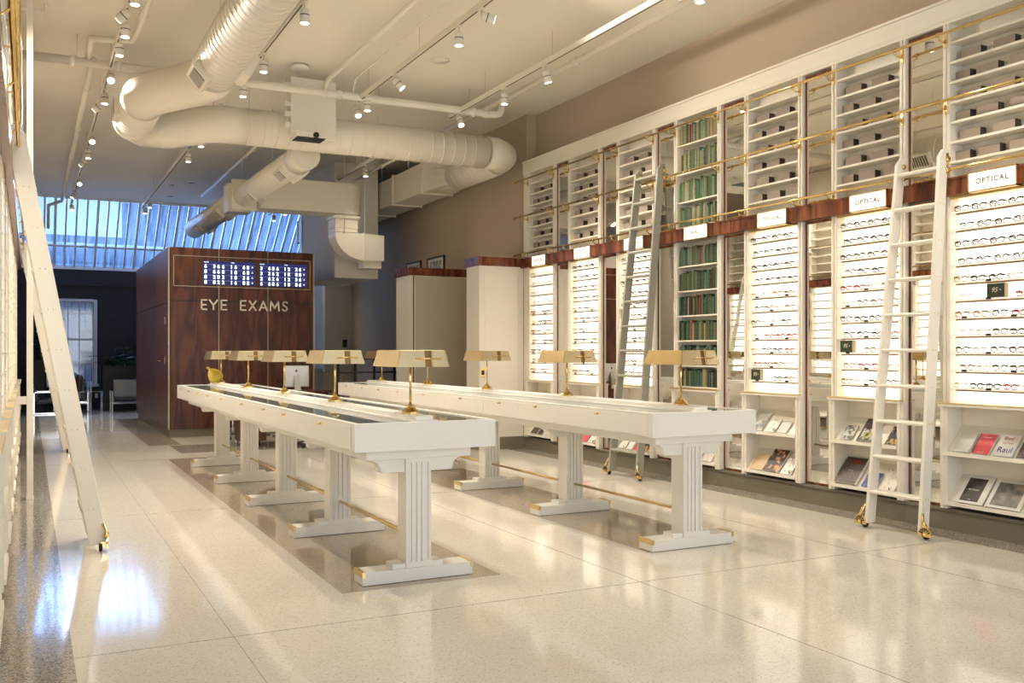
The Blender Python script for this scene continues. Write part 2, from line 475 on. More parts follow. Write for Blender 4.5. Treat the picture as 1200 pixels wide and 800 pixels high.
# back wall, dark, with a window opening
WX0, WX1, WZ0, WZ1, BY = 0.30, 1.50, 0.67, 2.80, 26.8
bw = MB().box(XL - .1, WX0, BY, BY + .2, -.1, 3.68).box(WX1, XR + .1, BY, BY + .2, -.1, 3.68)
bw.box(WX0, WX1, BY, BY + .2, -.1, WZ0).box(WX0, WX1, BY, BY + .2, WZ1, 3.68)
bw.box(XL, XR, BY - .05, BY, 3.22, 3.60)
struct(bw.build('wall_back', 'dark_wall'))
w1 = struct(MB().box(WX0 - .06, WX0, BY - .06, BY + .1, WZ0 - .06, WZ1 + .06).box(WX1, WX1 + .08, BY - .06, BY + .1, WZ0 - .06, WZ1 + .06)
            .box(WX0, WX1, BY - .06, BY + .1, WZ1, WZ1 + .07).box(WX0 - .05, WX1 + .12, BY - .12, BY + .1, WZ0 - .07, WZ0)
            .build('window_1', 'white_trim'))
MB().box(WX0, WX1, BY + .02, BY + .06, 1.80, 1.85).build('meeting_rail', 'white_trim', w1)
for x in (WX0, .62, .885, 1.15, WX1 - .03): B(x, x + .022, BY + .03, BY + .05, WZ0, WZ1).build('glazing_bar', 'white_trim', w1)
for z0, z1 in ((WZ0, 1.8), (1.85, WZ1)): B(WX0, WX1, BY + .036, BY + .044, z0, z1).build('pane', 'clear_glass', w1)

# sloped glass roof
RY0, RZ0, RY1, RZ1 = 24.9, CZ, 26.85, 3.68
gw = struct(MB().box(XL, XR, RY0 - .06, RY0 + .03, RZ0 - .05, RZ0 + .06).box(XL, XR, RY1 - .1, RY1 + .1, RZ1 - .05, RZ1 + .04)
            .build('window_2', 'mullion_paint'))
px = 0.235
nx = int((XR - XL) / px)
def rp(t, off=0.0): return (RY0 + (RY1 - RY0) * t + off * 0.62, RZ0 + (RZ1 - RZ0) * t + off * 0.78)
def slope_bar(x0, x1, t0, t1, d0, d1):
    a, b, c_, d = rp(t0, d0), rp(t1, d0), rp(t1, d1), rp(t0, d1)
    return MB().prism([a, b, c_, d], 'x', x0, x1)
proto = None
for i in range(nx + 1):
    x = XL + px * i
    w = .042 if i % 4 else .06
    slope_bar(x - w / 2, x + w / 2, 0, 1, -.05, .03).build('mullion', 'mullion_paint', gw)
    if i < nx:
        for t0, t1 in ((0, .66), (.66, 1)): slope_bar(x + w / 2, x + px - w / 2, t0, t1, 0, .008).build('pane', 'streaky_glass', gw)
slope_bar(XL, XR, .645, .67, -.06, .035).build('transom', 'mullion_paint', gw)
# side walls up to the roof are the long walls; storefront behind the camera
fw = MB().box(XL, XR, -3.15, -3.0, 3.9, CZ).box(XL, XR, -3.15, -3.0, 0, .25)
for x in (XL, 1.5, 3.4, 5.3, XR - .12): fw.box(x, x + .12, -3.15, -3.0, .25, 3.9)
sf = struct(fw.build('wall_front', 'cabinet_paint'))

# right pier, bulkhead and partitions near the exam room
struct(B(5.33, 6.22, 18.0, 20.4, 2.96, CZ).build('trim_1', 'ceiling_paint'))
struct(B(6.36, 7.02, 22.3, 22.5, 0, 3.4).build('wall_alcove', 'panel_beige'))
struct(B(5.95, 6.30, 22.9, 23.1, 0, CZ).build('trim_2', 'white_trim'))
# ------------------------------------------------------------------ partitions with rosewood cornice
def partition(name, label, x0, x1, y0, y1, panel, first):
    t = thing(name, label, 'partition', (x0, y0, 0))
    B(x0, x1, y0, y1, 0.19, 2.82).build('body', 'cabinet_paint', t)
    MB().box(x0 - .02, x1, y0 - .02, y1 + .02, 2.82, 2.95).box(x0 - .035, x1, y0 - .035, y1 + .03, 2.935, 2.955).build('cornice', 'rosewood_light', t)
    B(x0 - .01, x1, y0 - .01, y1 + .01, 0, .19).build('plinth', 'kick_olive', t)
    return t
pa = partition('partition_cabinet', 'white panelled partition with rosewood cornice, nearer of the pair at far end', 6.11, 6.87, 13.0, 13.47, 1, 1)
f = MB()
for a, b, c_, d in ((6.20, 6.79, 2.70, 2.712), (6.20, 6.79, .62, .632), (6.20, 6.212, .62, 2.712), (6.778, 6.79, .62, 2.712)): f.box(a, b, 12.992, 13.0, c_, d)
f.build('panel_moulding', 'cabinet_paint', pa)
sw = B(6.125, 6.20, 12.985, 13.0, 1.12, 1.25).build('wall_control', 'brass', pa)
B(6.14, 6.185, 12.98, 12.985, 1.15, 1.22).build('control_face', 'black_metal', sw)
pb = partition('partition_cabinet', 'cream partition with beige sliding panel and rosewood cornice, further of the pair', 5.83, 6.95, 15.2, 15.88, 1, 1)
B(5.93, 6.93, 15.185, 15.2, .2, 2.80).build('sliding_panel', 'panel_beige', pb)
B(5.885, 5.90, 15.19, 15.2, .2, 2.82).build('edge_strip', 'black_metal', pb)

for i, (y0, y1, lb) in enumerate([(16.45, 17.30, 'black-framed picture above the far partition, right one of two'),
                                  (17.65, 18.45, 'black-framed picture above the far partition, left one of two')]):
    t = thing('picture_frame', lb, 'picture', (7.02, y0, 2.9), 'pictures above the partition')
    z0, z1 = 2.88, 3.34
    MB().box(6.985, 7.02, y0, y1, z0, z0 + .03).box(6.985, 7.02, y0, y1, z1 - .03, z1).box(6.985, 7.02, y0, y0 + .03, z0, z1).box(6.985, 7.02, y1 - .03, y1, z0, z1).build('frame', 'black_metal', t)
    B(7.0, 7.015, y0 + .03, y1 - .03, z0 + .03, z1 - .03).build('mat_board', 'white_paper', t)
    B(6.996, 7.0, y0 + .15, y1 - .15, z0 + .10, z1 - .08).build('print', 'cover_photo_pale', t)

# ================================================================== RIGHT AND LEFT WALL CABINETRY
P0 = 5.351; PER = 1.2433; XF = 6.87; OPEN = .735
def post_mesh(z0, z1, pro=0.0):
    """local: face at x=0, y from 0 to .062"""
    m = MB().box(0.006 - pro, .17, 0, .062, z0, z1)
    m.box(-pro, .01 - pro, 0, .020, z0, z1).box(-pro, .01 - pro, .040, .062, z0, z1)
    return m
# ---- prototypes in local coordinates: origin at (face, far edge of opening, floor)
def reg(o): o['_o'] = [0, 0, 0]; return o
def upper_unit():
    t = reg(thing('shelf_unit', '', 'shelves'))
    B(.155, .17, -OPEN, 0, 2.95, 4.28).build('back_panel', 'cabinet_paint', t)
    B(0.005, .155, -.004, 0, 2.95, 4.28).build('side_panel', 'cabinet_paint', t)
    B(0.005, .155, -OPEN, -OPEN + .004, 2.95, 4.28).build('side_panel', 'cabinet_paint', t)
    sm = B(.0, .155, -OPEN + .004, -.004, -.022, 0).build('shelf', 'cabinet_paint', t, bevel=.002)
    for k in range(7):
        s_ = sm if k == 0 else sm.copy()
        if k: COL.objects.link(s_)
        s_.location.z = 4.10 - .1677 * k
    return t
def book_upper():
    t = reg(thing('bookcase', '', 'bookcase'))
    B(.155, .17, -OPEN, 0, 2.95, 4.28).build('back_panel', 'cabinet_paint', t)
    B(0.005, .155, -.004, 0, 2.95, 4.28).build('side_panel', 'cabinet_paint', t)
    B(0.005, .155, -OPEN, -OPEN + .004, 2.95, 4.28).build('side_panel', 'cabinet_paint', t)
    for z in (3.945, 3.605, 3.27, 2.97): B(.0, .155, -OPEN + .004, -.004, z - .018, z).build('shelf', 'cabinet_paint', t, bevel=.002)
    return t
def book_lower():
    t = reg(thing('bookcase', '', 'bookcase'))
    B(.155, .17, -OPEN, 0, 1.078, 2.80).build('back_panel', 'cabinet_paint', t)
    B(0.005, .155, -.004, 0, 1.078, 2.80).build('side_panel', 'cabinet_paint', t)
    B(0.005, .155, -OPEN, -OPEN + .004, 1.078, 2.80).build('side_panel', 'cabinet_paint', t)
    for z in (2.51, 2.22, 1.93, 1.637, 1.345, 1.097): B(.0, .155, -OPEN + .004, -.004, z - .018, z).build('shelf', 'cabinet_paint', t, bevel=.002)
    return t
SHZ = [2.668 - .1467 * k for k in range(11)]
def lit_unit():
    t = reg(thing('display_cabinet', '', 'display cabinet'))
    B(.112, .13, -OPEN + .004, -.004, 1.085, 2.775).build('light_panel', 'lit_panel', t)
    B(0.005, .155, -.004, 0, 1.07, 2.80).build('side_panel', 'cabinet_paint', t)
    B(0.005, .155, -OPEN, -OPEN + .004, 1.07, 2.80).build('side_panel', 'cabinet_paint', t)
    B(.0, .15, -OPEN + .004, -.004, 2.775, 2.80).build('top_panel', 'satin_brass', t)
    sm = MB().box(.012, .112, -OPEN + .01, -.01, -.008, 0).box(.004, .012, -OPEN + .01, -.01, -.014, .002).build('shelf', 'lit_shelf', t)
    br = B(.016, .05, -OPEN + .05, -.05, -.026, -.009).build('underside_reflection', 'dark_reflection_brass', sm)  # brass shelf underside, its dark reflection painted as a brown strip
    for k in range(11):
        if k == 0: s_ = sm
        else: s_ = copy_tree(sm, t)
        s_.location.z = SHZ[k]
    return t
def rack():
    t = reg(thing('magazine_rack', '', 'magazine rack'))
    y0, y1 = -OPEN - .035, .058
    f = -.038
    MB().box(f, .18, y1 - .028, y1, .19, 1.045).build('side_panel', 'cabinet_paint', t, bevel=.002)
    MB().box(f, .18, y0, y0 + .028, .19, 1.045).build('side_panel', 'cabinet_paint', t, bevel=.002)
    B(.165, .18, y0 + .028, y1 - .028, .19, 1.045).build('back_panel', 'cabinet_paint', t)
    tp = B(f - .015, .17, y0 - .012, y1 + .012, 1.045, 1.068).build('top', 'cabinet_paint', t, bevel=.002)
    B(f - .018, -.0, y0 - .013, y1 + .013, 1.066, 1.076).build('brass_edge', 'satin_brass', tp)
    for z in (.235, .65):
        # sloped display shelf with a lip
        m = MB().prism([(f - .012, z - .012), (f + .03, z - .022), (.165, z + .215), (.165, z + .235), (f + .02, z + .012), (f - .008, z + .02)], 'y', y0 + .03, y1 - .03)
        m.build('sloped_shelf', 'cabinet_paint', t)
    return t
def mirror(z0, z1):
    t = reg(thing('wall_mirror', '', 'mirror'))
    a, b = .062, .44
    m = MB().box(.038, .052, b - .014, b, z0, z1).box(.038, .052, a, a + .010, z0, z1).box(.038, .052, a + .010, b - .014, z1 - .03, z1).box(.038, .052, a + .010, b - .014, z0, z0 + .022)
    m.build('wood_frame', 'rosewood_light', t)
    B(.044, .05, a + .010, b - .014, z0 + .022, z1 - .03).build('mirror_glass', 'mirror_glass', t)
    return t
BAYN = {0: 'nearest bay at the right edge', 1: 'bay left of white ladder', 2: 'bay right of the bookcase', 3: 'book bay', 4: 'bay behind grey ladder',
        5: 'second bay from far end', 6: 'farthest bay beside the partition', -1: 'bay just outside the right edge'}
U = upper_unit(); L = lit_unit(); R_ = rack(); MU = mirror(2.95, 4.245); ML = mirror(.19, 2.80)
used = set()
def place(pr, loc, label, rz=0):
    if id(pr) not in used:
        used.add(id(pr)); pr.location = loc; pr['label'] = label; pr.rotation_euler = (0, 0, rz); return pr
    return dup(pr, loc, label, rz=rz)
GAPN = {0: 'behind the white ladder', 1: 'between bay with green card and bookcase side', 2: 'right beside the green books', 3: 'left of the green books',
        4: 'left of the grey ladder', 5: 'in the last gap before the partition'}
pn = 3
for k in range(-1, 7):
    Y = P0 + PER * k
    if k == 3:
        t = book_upper(); t['label'] = 'upper bookcase above the wood band, filled with green books'; t.location = (XF, Y, 0)
        t = book_lower(); t['label'] = 'lower bookcase below the wood band, filled with green books'; t.location = (XF, Y, 0)
    else:
        place(U, (XF, Y, 0), 'upper shelf unit of taupe boxes, ' + BAYN[k])
        place(L, (XF, Y, 0), 'backlit eyeglass display cabinet, ' + BAYN[k])
    place(R_, (XF, Y, 0), 'low white magazine rack under ' + ('the green books' if k == 3 else BAYN[k]))
    if k < 6:
        place(MU, (XF, Y, 0), 'upper mirror %s' % {-1: 'beyond the right edge', 0: 'above the white ladder top', 1: 'between second and third box shelf units from right', 2: 'just right of the upper green books', 3: 'just left of the upper green books', 4: 'between fifth and sixth box shelf units', 5: 'at far end, last upper one'}[k])
        place(ML, (XF, Y, 0), 'tall wood-framed mirror %s' % {-1: 'beyond the right edge', 0: 'behind the white ladder', 1: 'between second and third lit bays from right', 2: 'just right of the lower green books', 3: 'just left of the lower green books', 4: 'left of the grey ladder bay', 5: 'at far end, last lower one'}[k])
# pilasters
pz = None
for k in range(-1, 7):
    Y = P0 + PER * k
    for dy, w in ((0, 0), (.446 if k < 6 else None, 0)):
        if dy is None: continue
        if pz is None:
            pz = MB().box(0.010, .17, 0.001, .061, .19, 4.279)
            pz.box(0, .012, 0, .021, .19, 4.28).box(0, .012, .036, .062, .19, 4.28)
            pz = pz.build('trim_%d' % pn, 'cabinet_paint'); o = pz
            lowb = MB().box(-.03, .006, -.004, .066, .19, 1.05).build('pilaster_block', 'cabinet_paint', pz)
        else:
            o = copy_tree(pz); o.name = 'trim_%d' % pn
        pn += 1
        o['kind'] = 'structure'; o.location = (XF, Y + dy, 0)
        if 'label' in o: del o['label']
YN, YF = P0 - PER - .80, 12.995   # extents of cabinetry
# cornice, kick, back fill, soffit between band
struct(MB().box(XF - .012, XR, YN, YF, 4.285, 4.45).box(XF - .03, XR, YN, YF, 4.435, 4.458).box(XF - .006, XR, YN, YF, 4.255, 4.292)
       .build('trim_%d' % pn, 'cabinet_paint')); pn += 1
struct(MB().box(XF, XR, YN, YF, 0, .165).box(XF - .012, XR, YN, YF, .165, .188).box(XF - .005, XR, YN, YF, .150, .156).build('baseboard_right', 'kick_olive'))
struct(B(XF + .17, XR, YN, YF, .19, 4.45).build('trim_%d' % pn, 'cabinet_paint')); pn += 1
struct(B(XF + .006, XR, P0 + PER * 6 + .063, 12.996, .189, 4.27).build('trim_%d' % pn, 'cabinet_paint')); pn += 1
# rosewood band, in segments between the lit signs; sign Y ranges
SG = [(4.70 - .02, 5.125), (5.939, 6.36), (7.181, 7.58), (8.399, 8.832), (9.70, 10.10), (10.911, 11.327), (12.159, 12.584)]
SG = [(P0 + PER * k - .665, P0 + PER * k - .235) for k in range(-1, 7)]
edges = [YN] + [v for s in SG for v in s] + [YF + .02]
bandt = thing('wood_band', 'long rosewood band running between upper shelves and lit cabinets', 'wood band', (XF, YN, 2.8))
for i in range(0, len(edges), 2):
    a, b = edges[i], edges[i + 1]
    sgm = MB().box(XF - .055, XF + .02, a, b, 2.80, 2.938).box(XF - .068, XF + .02, a, b, 2.93, 2.948)
    sgm.build('band_panel', 'rosewood_light', bandt)
B(XF - .02, XF + .17, YN, YF, 2.80, 2.93).build('backing', 'cabinet_paint', bandt)
for i, (a, b) in enumerate(SG):
    k = i - 1
    word = 'READ' if k == 3 else 'OPTICAL'
    t = thing('lit_sign', 'small lit white sign reading %s over the %s' % (word, BAYN[k] if k != 3 else 'green books'), 'sign', (XF, a, 2.79), 'lit signs on the wood band')
    m = MB().box(XF - .085, XF - .02, a, b, 2.79, 2.802).box(XF - .085, XF - .02, a, b, 2.943, 2.955)
    m.box(XF - .085, XF - .02, a, a + .01, 2.79, 2.955).box(XF - .085, XF - .02, b - .01, b, 2.79, 2.955)
    m.build('frame', 'satin_brass', t)
    B(XF - .080, XF - .03, a + .01, b - .01, 2.802, 2.943).build('light_box', 'sign_face', t)
    text_obj('lettering', word, .062, 'sign_ink', t, (XF - .0825, (a + b) / 2, 2.872), FACE_MX, space=1.2, offset=.0018)
# brass rails
for z, lb in ((4.15, 'top brass ladder rail running along the upper shelves'), (3.59, 'middle brass ladder rail across the box shelves'), (3.01, 'lowest brass ladder rail just above the wood band')):
    t = thing('ladder_rail', lb, 'rail', (XF - .1, YN, z))
    MB().tube([(XF - .10, YN, z), (XF - .10, YF + .12, z)], .0125, 10).build('rod', 'brass', t)
    MB().lathe([(.0, 0), (.018, .003), (.02, .02), (.012, .035), (0, .04)], (XF - .10, YF + .12, z), 10, 'y').build('finial', 'brass', t)
    bm = None
    for k in range(-1, 7):
        for dy in ((.031, .477) if k < 6 else (.031,)):
            if bm is None:
                bm = MB().tube([(-.10, 0, -.014), (-.10, 0, -.03), (-.06, 0, -.05), (-.0, 0, -.05)], .007, 6)
                bm.box(-.008, 0, -.014, .014, -.09, .02).tube([(-.10, -.012, 0), (-.10, .012, 0)], .019, 8)
                bm = bm.build('bracket', 'brass', t, origin=(0, 0, 0)); q = bm
            else:
                q = bm.copy(); COL.objects.link(q)
            q.location = (.1, P0 + PER * k + dy - YN, 0)

# ---- taupe boxes
def box_proto():
    t = reg(thing('eyeglass_box', '', 'box'))
    B(0, .075, -.19, 0, 0, .088).build('carton', 'taupe_card', t, bevel=.0015)
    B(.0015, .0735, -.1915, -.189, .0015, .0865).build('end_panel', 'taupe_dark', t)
    return t
BX = box_proto(); usedb = False
for k in (0, 1, 2, 4, 5, 6):
    Y = P0 + PER * k
    for r in range(6):
        offs = [.055, .36] if r % 2 == 0 else [-.004 + .006, .215, .50]
        for j, of in enumerate(offs):
            jit = random.uniform(-.01, .01)
            of = max(.006, min(OPEN - .2, of + jit))
            z = 4.10 - .1677 * (r + 1)
            lab = 'taupe box, %s from left, %s box shelf down, %s' % (ORD[j], ORD[r], BAYN[k])
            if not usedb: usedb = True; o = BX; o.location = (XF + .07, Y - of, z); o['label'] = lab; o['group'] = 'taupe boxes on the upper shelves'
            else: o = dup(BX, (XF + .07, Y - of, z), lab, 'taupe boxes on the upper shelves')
            if len(offs) == 3 and j == 0: o.scale = (1, .72, 1)

# ---- eyeglasses
def rim(mb, yc, zc, w, h, r, sq=2.4, n=14):
    pts = []
    for j in range(n):
        t = 2 * PI * j / n; ct, st = math.cos(t), math.sin(t)
        a = abs(ct) ** (2 / sq) * (1 if ct > 0 else -1); b = abs(st) ** (2 / sq) * (1 if st > 0 else -1)
        pts.append((0, yc + a * w / 2, zc + b * h / 2 - abs(a) * 0.0))
    mb.tube(pts, r, 4, closed=True)
def spectacles(m, kind, detailed=True):
    sq, w, h, r = {'round': (2.0, .046, .042, .0030), 'square': (3.4, .050, .036, .0036), 'soft': (2.6, .050, .040, .0034), 'wire': (2.2, .046, .036, .0022)}[kind]
    t = reg(thing('eyeglasses', '', 'glasses'))
    f = MB(); zc = h / 2 + .004
    rim(f, -.034, zc, w, h, r, sq); rim(f, .034, zc, w, h, r, sq)
    f.tube([(0, -.011, zc + .006), (-.002, 0, zc + .010), (0, .011, zc + .006)], r, 4)
    # heavier brow line
    for s in (-1, 1): f.tube([(0, s * .012, zc + h * .40), (0, s * .034, zc + h * .52), (.002, s * .062, zc + h * .36)], r * 1.9, 4)
    f.build('frame', m, t)
    for s in (-1, 1):
        MB().tube([(.002, s * .062, zc + h * .34), (.03, s * .061, zc + h * .32), (.070, s * .057, zc + h * .22), (.088, s * .055, .006)], [r * 1.5, r * 1.3, r * 1.1, r * 1.2], 4).build('temple', m, t)
    return t
GL = [('dark-rimmed round', spectacles('dark_acetate', 'round')), ('tortoiseshell', spectacles('tortoise', 'soft')), ('dark square-rimmed', spectacles('dark_acetate', 'square')),
      ('amber-rimmed', spectacles('amber_acetate', 'soft')), ('thin gold-rimmed', spectacles('gold_wire', 'wire')), ('red-brown rimmed', spectacles('red_acetate', 'square'))]
usedg = set()
SKIP = {(1, 8): (.0, .22), (0, 5): (.30, .52), (2, 10): (0, .25), (4, 5): (0, .22), (5, 9): (0, .3), (6, 9): (.5, .73)}
for k in (0, 1, 2, 4, 5, 6):
    Y = P0 + PER * k
    for r in range(11):
        n = 4; st = .10 + (.045 if r % 2 else 0.0) + random.uniform(-.01, .01)
        step = .162 if r < 5 else random.choice((.15, .162, .17))
        cnt = 0
        for j in range(5):
            y = st + step * j
            if y > OPEN - .065: break
            sk = SKIP.get((k, r))
            if sk and sk[0] - .05 < y < sk[1] + .06: continue
            if r < 4: gi = random.choice((0, 1, 1, 2, 2, 1))
            else: gi = random.choice((1, 3, 4, 4, 3, 0, 1, 2, 5))
            if k == 6 and r < 4: gi = 4
            nm, pr = GL[gi]
            lab = '%s glasses, %s from left, %s lit shelf, %s' % (nm, ORD[cnt], ORD[r], BAYN[k].replace(' at the right edge', '').replace(' beside the partition', ''))
            cnt += 1
            loc = (XF + .016 + random.uniform(0, .004), Y - y, SHZ[r] + .0005)
            rz = random.uniform(-.05, .10)
            if gi not in usedg:
                usedg.add(gi); o = pr; o.location = loc; o['label'] = lab; o['group'] = 'eyeglasses on the lit shelves'; o.rotation_euler = (0, 0, rz)
            else: o = dup(pr, loc, lab, 'eyeglasses on the lit shelves', rz)
for i, (nm, pr) in enumerate(GL):
    if i not in usedg:
        for c in list(pr.children): bpy.data.objects.remove(c)
        bpy.data.objects.remove(pr)
# black price tags clipped on shelf edges
tg = B(-.004, 0, -.022, .022, -.010, .008).build('price_tag', 'tag_black')
first = True
for k in (0, 1, 2, 4, 5, 6):
    for r in range(4, 11):
        ys = [.36] if (r + k) % 3 else [.14, .58]
        if k == 6: ys = [.14, .5]
        for y in ys:
            o = tg if first else tg.copy()
            if not first: COL.objects.link(o)
            first = False
            o.location = (XF + .004, P0 + PER * k - y, SHZ[r])
            tag(o, 'black price tag on %s lit shelf, %s part of %s' % (ORD[r], 'left' if y < .3 else ('middle' if y < .45 else 'right'), BAYN[k].replace(' at the right edge', '').replace(' beside the partition', '')), 'price tag', 'black price tags on lit shelf edges')
# green / navy cards
for k, r, y, wd, mm, lb in [(1, 8, .035, .15, 'card_green', 'dark green display card reading 95, in bay left of white ladder'), (0, 5, .335, .16, 'card_green', 'dark green display card reading 95, in nearest bay'),
                            (2, 10, .035, .14, 'card_green', 'dark green display card at bottom left of bay beside bookcase'), (4, 5, .035, .13, 'card_green', 'dark green display card in bay behind grey ladder'),
                            (5, 9, .10, .14, 'card_green', 'dark green display card low in second bay from far end'), (6, 9, .53, .14, 'card_navy', 'navy display card with cream emblem in farthest lit bay')]:
    Y = P0 + PER * k - y; z = SHZ[r] + .002
    t = thing('display_card', lb, 'display card', (XF + .02, Y, z), 'display cards on lit shelves')
    B(XF + .015, XF + .06, Y - wd, Y, z, z + .115).build('block', 'card_edge', t)
    B(XF + .013, XF + .016, Y - wd + .004, Y - .004, z + .004, z + .111).build('face', mm, t)
    if mm == 'card_green':
        text_obj('lettering', '95', .055, 'print_cream', t, (XF + .0125, Y - wd * .42, z + .06), FACE_MX, shear=.35, extrude=.0005)
        text_obj('flourish', '+', .035, 'print_cream', t, (XF + .0125, Y - wd * .76, z + .06), FACE_MX, extrude=.0005)
    else:
        MB().lathe([(.0, 0), (.018, .0005), (.018, .001), (0, .0012)], (XF + .0115, Y - wd * .5, z + .06), 12, 'x').build('emblem', 'print_cream', t)

# ---- books
def book_proto(m):
    mb = MB()
    # rounded spine facing -x, unit size: depth .13, thickness 1(y), height 1(z)
    mb.prism([(0.004, 0), (0, -.25), (-.002, -.5), (0, -.75), (.004, -1), (.13, -1), (.13, 0)], 'z', 0, 1)
    return mb
bmesh_cache = {}
Yb = P0 + PER * 3
rows = [(3.945, .25, 'top'), (3.605, .27, 'second'), (3.27, .27, 'third'), (2.97, .25, 'fourth'), (2.51, .235, 'fifth'), (2.22, .24, 'sixth'), (1.93, .24, 'seventh'), (1.637, .24, 'eighth'), (1.345, .24, 'ninth'), (1.097, .21, 'tenth')]
for ri, (z, hm, rn) in enumerate(rows):
    y = .010; j = 0
    while True:
        th = random.uniform(.017, .034)
        if y + th > OPEN - .008: break
        if ri < 2: ci = random.choice((11, 11, 11, 2, 4, 8, 0, 5, 11, 1, 3))
        elif ri < 4: ci = random.choice((1, 0, 2, 11, 11, 3, 5, 6, 8, 10, 4))
        else: ci = random.choice((0, 0, 1, 3, 3, 10, 7, 4, 5, 6, 8, 0, 10, 9 if random.random() < .35 else 0, 2))
        if ri == 0 and j == 7: ci = 9
        nm, c = BOOKC[ci]
        h = hm * random.uniform(.80, .99); d = random.uniform(.0, .012)
        key = ci
        if key not in bmesh_cache:
            o = book_proto(None).build('book', 'book_' + nm.replace(' ', '_').replace('-', '_')); bmesh_cache[key] = o
        else:
            o = bmesh_cache[key].copy(); COL.objects.link(o)
        o.location = (XF + .018 + d, Yb - y, z + .0005); o.scale = (1, th, h)
        if nm == 'patterned green' and False: pass
        tag(o, '%s clothbound book, %s from left on the %s book shelf down' % (nm, ORD[j], rn), 'book', 'green books in the book bay')
        y += th + random.choice((.0005, .0005, .002, .004)); j += 1

# ---- magazines in racks.  slope: x from f to .165 over z .235 -> angle
SL = math.atan2(.235 - .012, .165 - (-.025))
def magazine(k, row, y, w, h, mm, lb, thick=.008, kids_=(), cat='book'):
    """leans on the sloped shelf; local u = along slope, y, n = outward"""
    Y = P0 + PER * k - y; z = (.235, .65)[row] + .020; x = XF - .045 + .016
    t = thing('display_book', lb, cat, (x, Y, z), 'books and magazines on the low racks')
    t.rotation_euler = (0, -(PI / 2 - 0) + SL * 0, 0)
    t.rotation_euler = (0, 0, 0)
    ux, uz = math.cos(SL), math.sin(SL); nx_, nz_ = -math.sin(SL), math.cos(SL)
    def slab(y0, y1, u0, u1, n0, n1, nm, m_):
        P = lambda yy, u, n: (u * ux + n * nx_, -yy, u * uz + n * nz_)
        mb = MB().hexa([P(y0, u0, n0), P(y1, u0, n0), P(y1, u1, n0), P(y0, u1, n0)], [P(y0, u0, n1), P(y1, u0, n1), P(y1, u1, n1), P(y0, u1, n1)])
        return mb.build(nm, m_, t, origin=(0, 0, 0))
    slab(0, w, 0, h, .001, thick, 'pages', 'white_paper')
    slab(0, w, 0, h, thick, thick + .0015, 'cover', mm)
    for kd in kids_:
        if kd[0] == 'patch':
            _, a, b, c_, d, m_, nm = kd
            slab(a * w, b * w, c_ * h, d * h, thick + .0015, thick + .0025, nm, m_)
        else:
            _, body, sz, yy, uu, m_ = kd
            o = text_obj('lettering', body, sz, m_, t, (0, 0, 0), (0, 0, 0), extrude=.0003)
            p = Vector((uu * h * ux + (thick + .003) * nx_, -yy * w, uu * h * uz + (thick + .003) * nz_))
            R = Matrix(((0, ux, nx_), (-1, 0, 0), (0, uz, nz_))).to_4x4()
            o.matrix_local = Matrix.Translation(p) @ R
    return t
mat('ink_dark', (0.05, 0.045, 0.04), 0.5); mat('ink_blue', (0.03, 0.04, 0.22), 0.5); mat('ink_red', (0.55, 0.07, 0.03), 0.5)
mat('ink_white', (0.8, 0.78, 0.74), 0.5); mat('label_red', (0.22, 0.03, 0.02), 0.5); mat('flower_yellow', (0.55, 0.52, 0.14), .5)
# nearest bay
magazine(0, 1, .055, .15, .20, 'cover_pale', 'pale grey notebook at left of the nearest rack upper shelf', .012)
magazine(0, 1, .235, .15, .20, 'cover_red', 'bright red booklet with brown spine on nearest rack upper shelf', .012,
         [('patch', -.02, .06, 0, 1, 'cover_brown', 'spine'), ('text', 'MAGAZINE', .015, .5, .82, 'ink_white'), ('text', 'ISSUE ONE', .012, .5, .06, 'ink_white')])
magazine(0, 1, .425, .16, .21, 'cover_lettered', 'white book with red and blue handwriting on nearest rack upper shelf', .012,
         [('text', 'Bisef', .045, .45, .82, 'ink_red'), ('text', 'not Payin', .026, .5, .60, 'ink_red'), ('text', 'Raul', .075, .5, .28, 'ink_blue')])
magazine(0, 1, .62, .11, .18, 'cover_brown', 'brown booklet at the right end of nearest rack upper shelf')
magazine(0, 0, .07, .26, .27, 'white_paper', 'white-matted black cover reading MICHIGAN on nearest rack lower shelf', .012,
         [('patch', .16, .80, .08, .92, 'cover_dark', 'dark_print'), ('text', 'MICHIGAN', .020, .48, .50, 'ink_white'), ('text', 'ISSUE', .010, .48, .14, 'ink_white')])
magazine(0, 0, .35, .30, .27, 'white_paper', 'white-matted grey landscape photograph cover on nearest rack lower shelf', .012, [('patch', .12, .90, .08, .90, 'cover_photo_grey', 'photo_print')])
# second bay
magazine(1, 1, .075, .13, .17, 'cover_floral', 'small grey and cream floral notebook on second rack upper shelf')
magazine(1, 1, .275, .19, .26, 'cover_dark', 'dark cover with yellow flower on second rack upper shelf', .014, [('patch', .1, .9, .62, .92, 'cover_brown', 'dark_print'), ('patch', .14, .86, .08, .55, 'cover_floral', 'leaf_print'), ('patch', .28, .66, .14, .42, 'flower_yellow', 'flower_print'), ('patch', .43, .53, .24, .32, 'ink_dark', 'flower_centre')])
magazine(1, 1, .60, .12, .20, 'cover_navy_gold', 'navy and gold patterned booklet behind the white ladder')
magazine(1, 0, .02, .25, .29, 'cover_brown', 'thick dark brown book with red label on second rack lower shelf', .03, [('patch', .35, .78, .76, .90, 'label_red', 'label'), ('text', 'NATURE', .016, .5, .48, 'ink_white')])
magazine(1, 0, .33, .17, .17, 'cover_blue', 'blue patterned booklet on second rack lower shelf')
magazine(1, 0, .55, .15, .22, 'cover_script', 'white cover with black handwriting behind the white ladder')
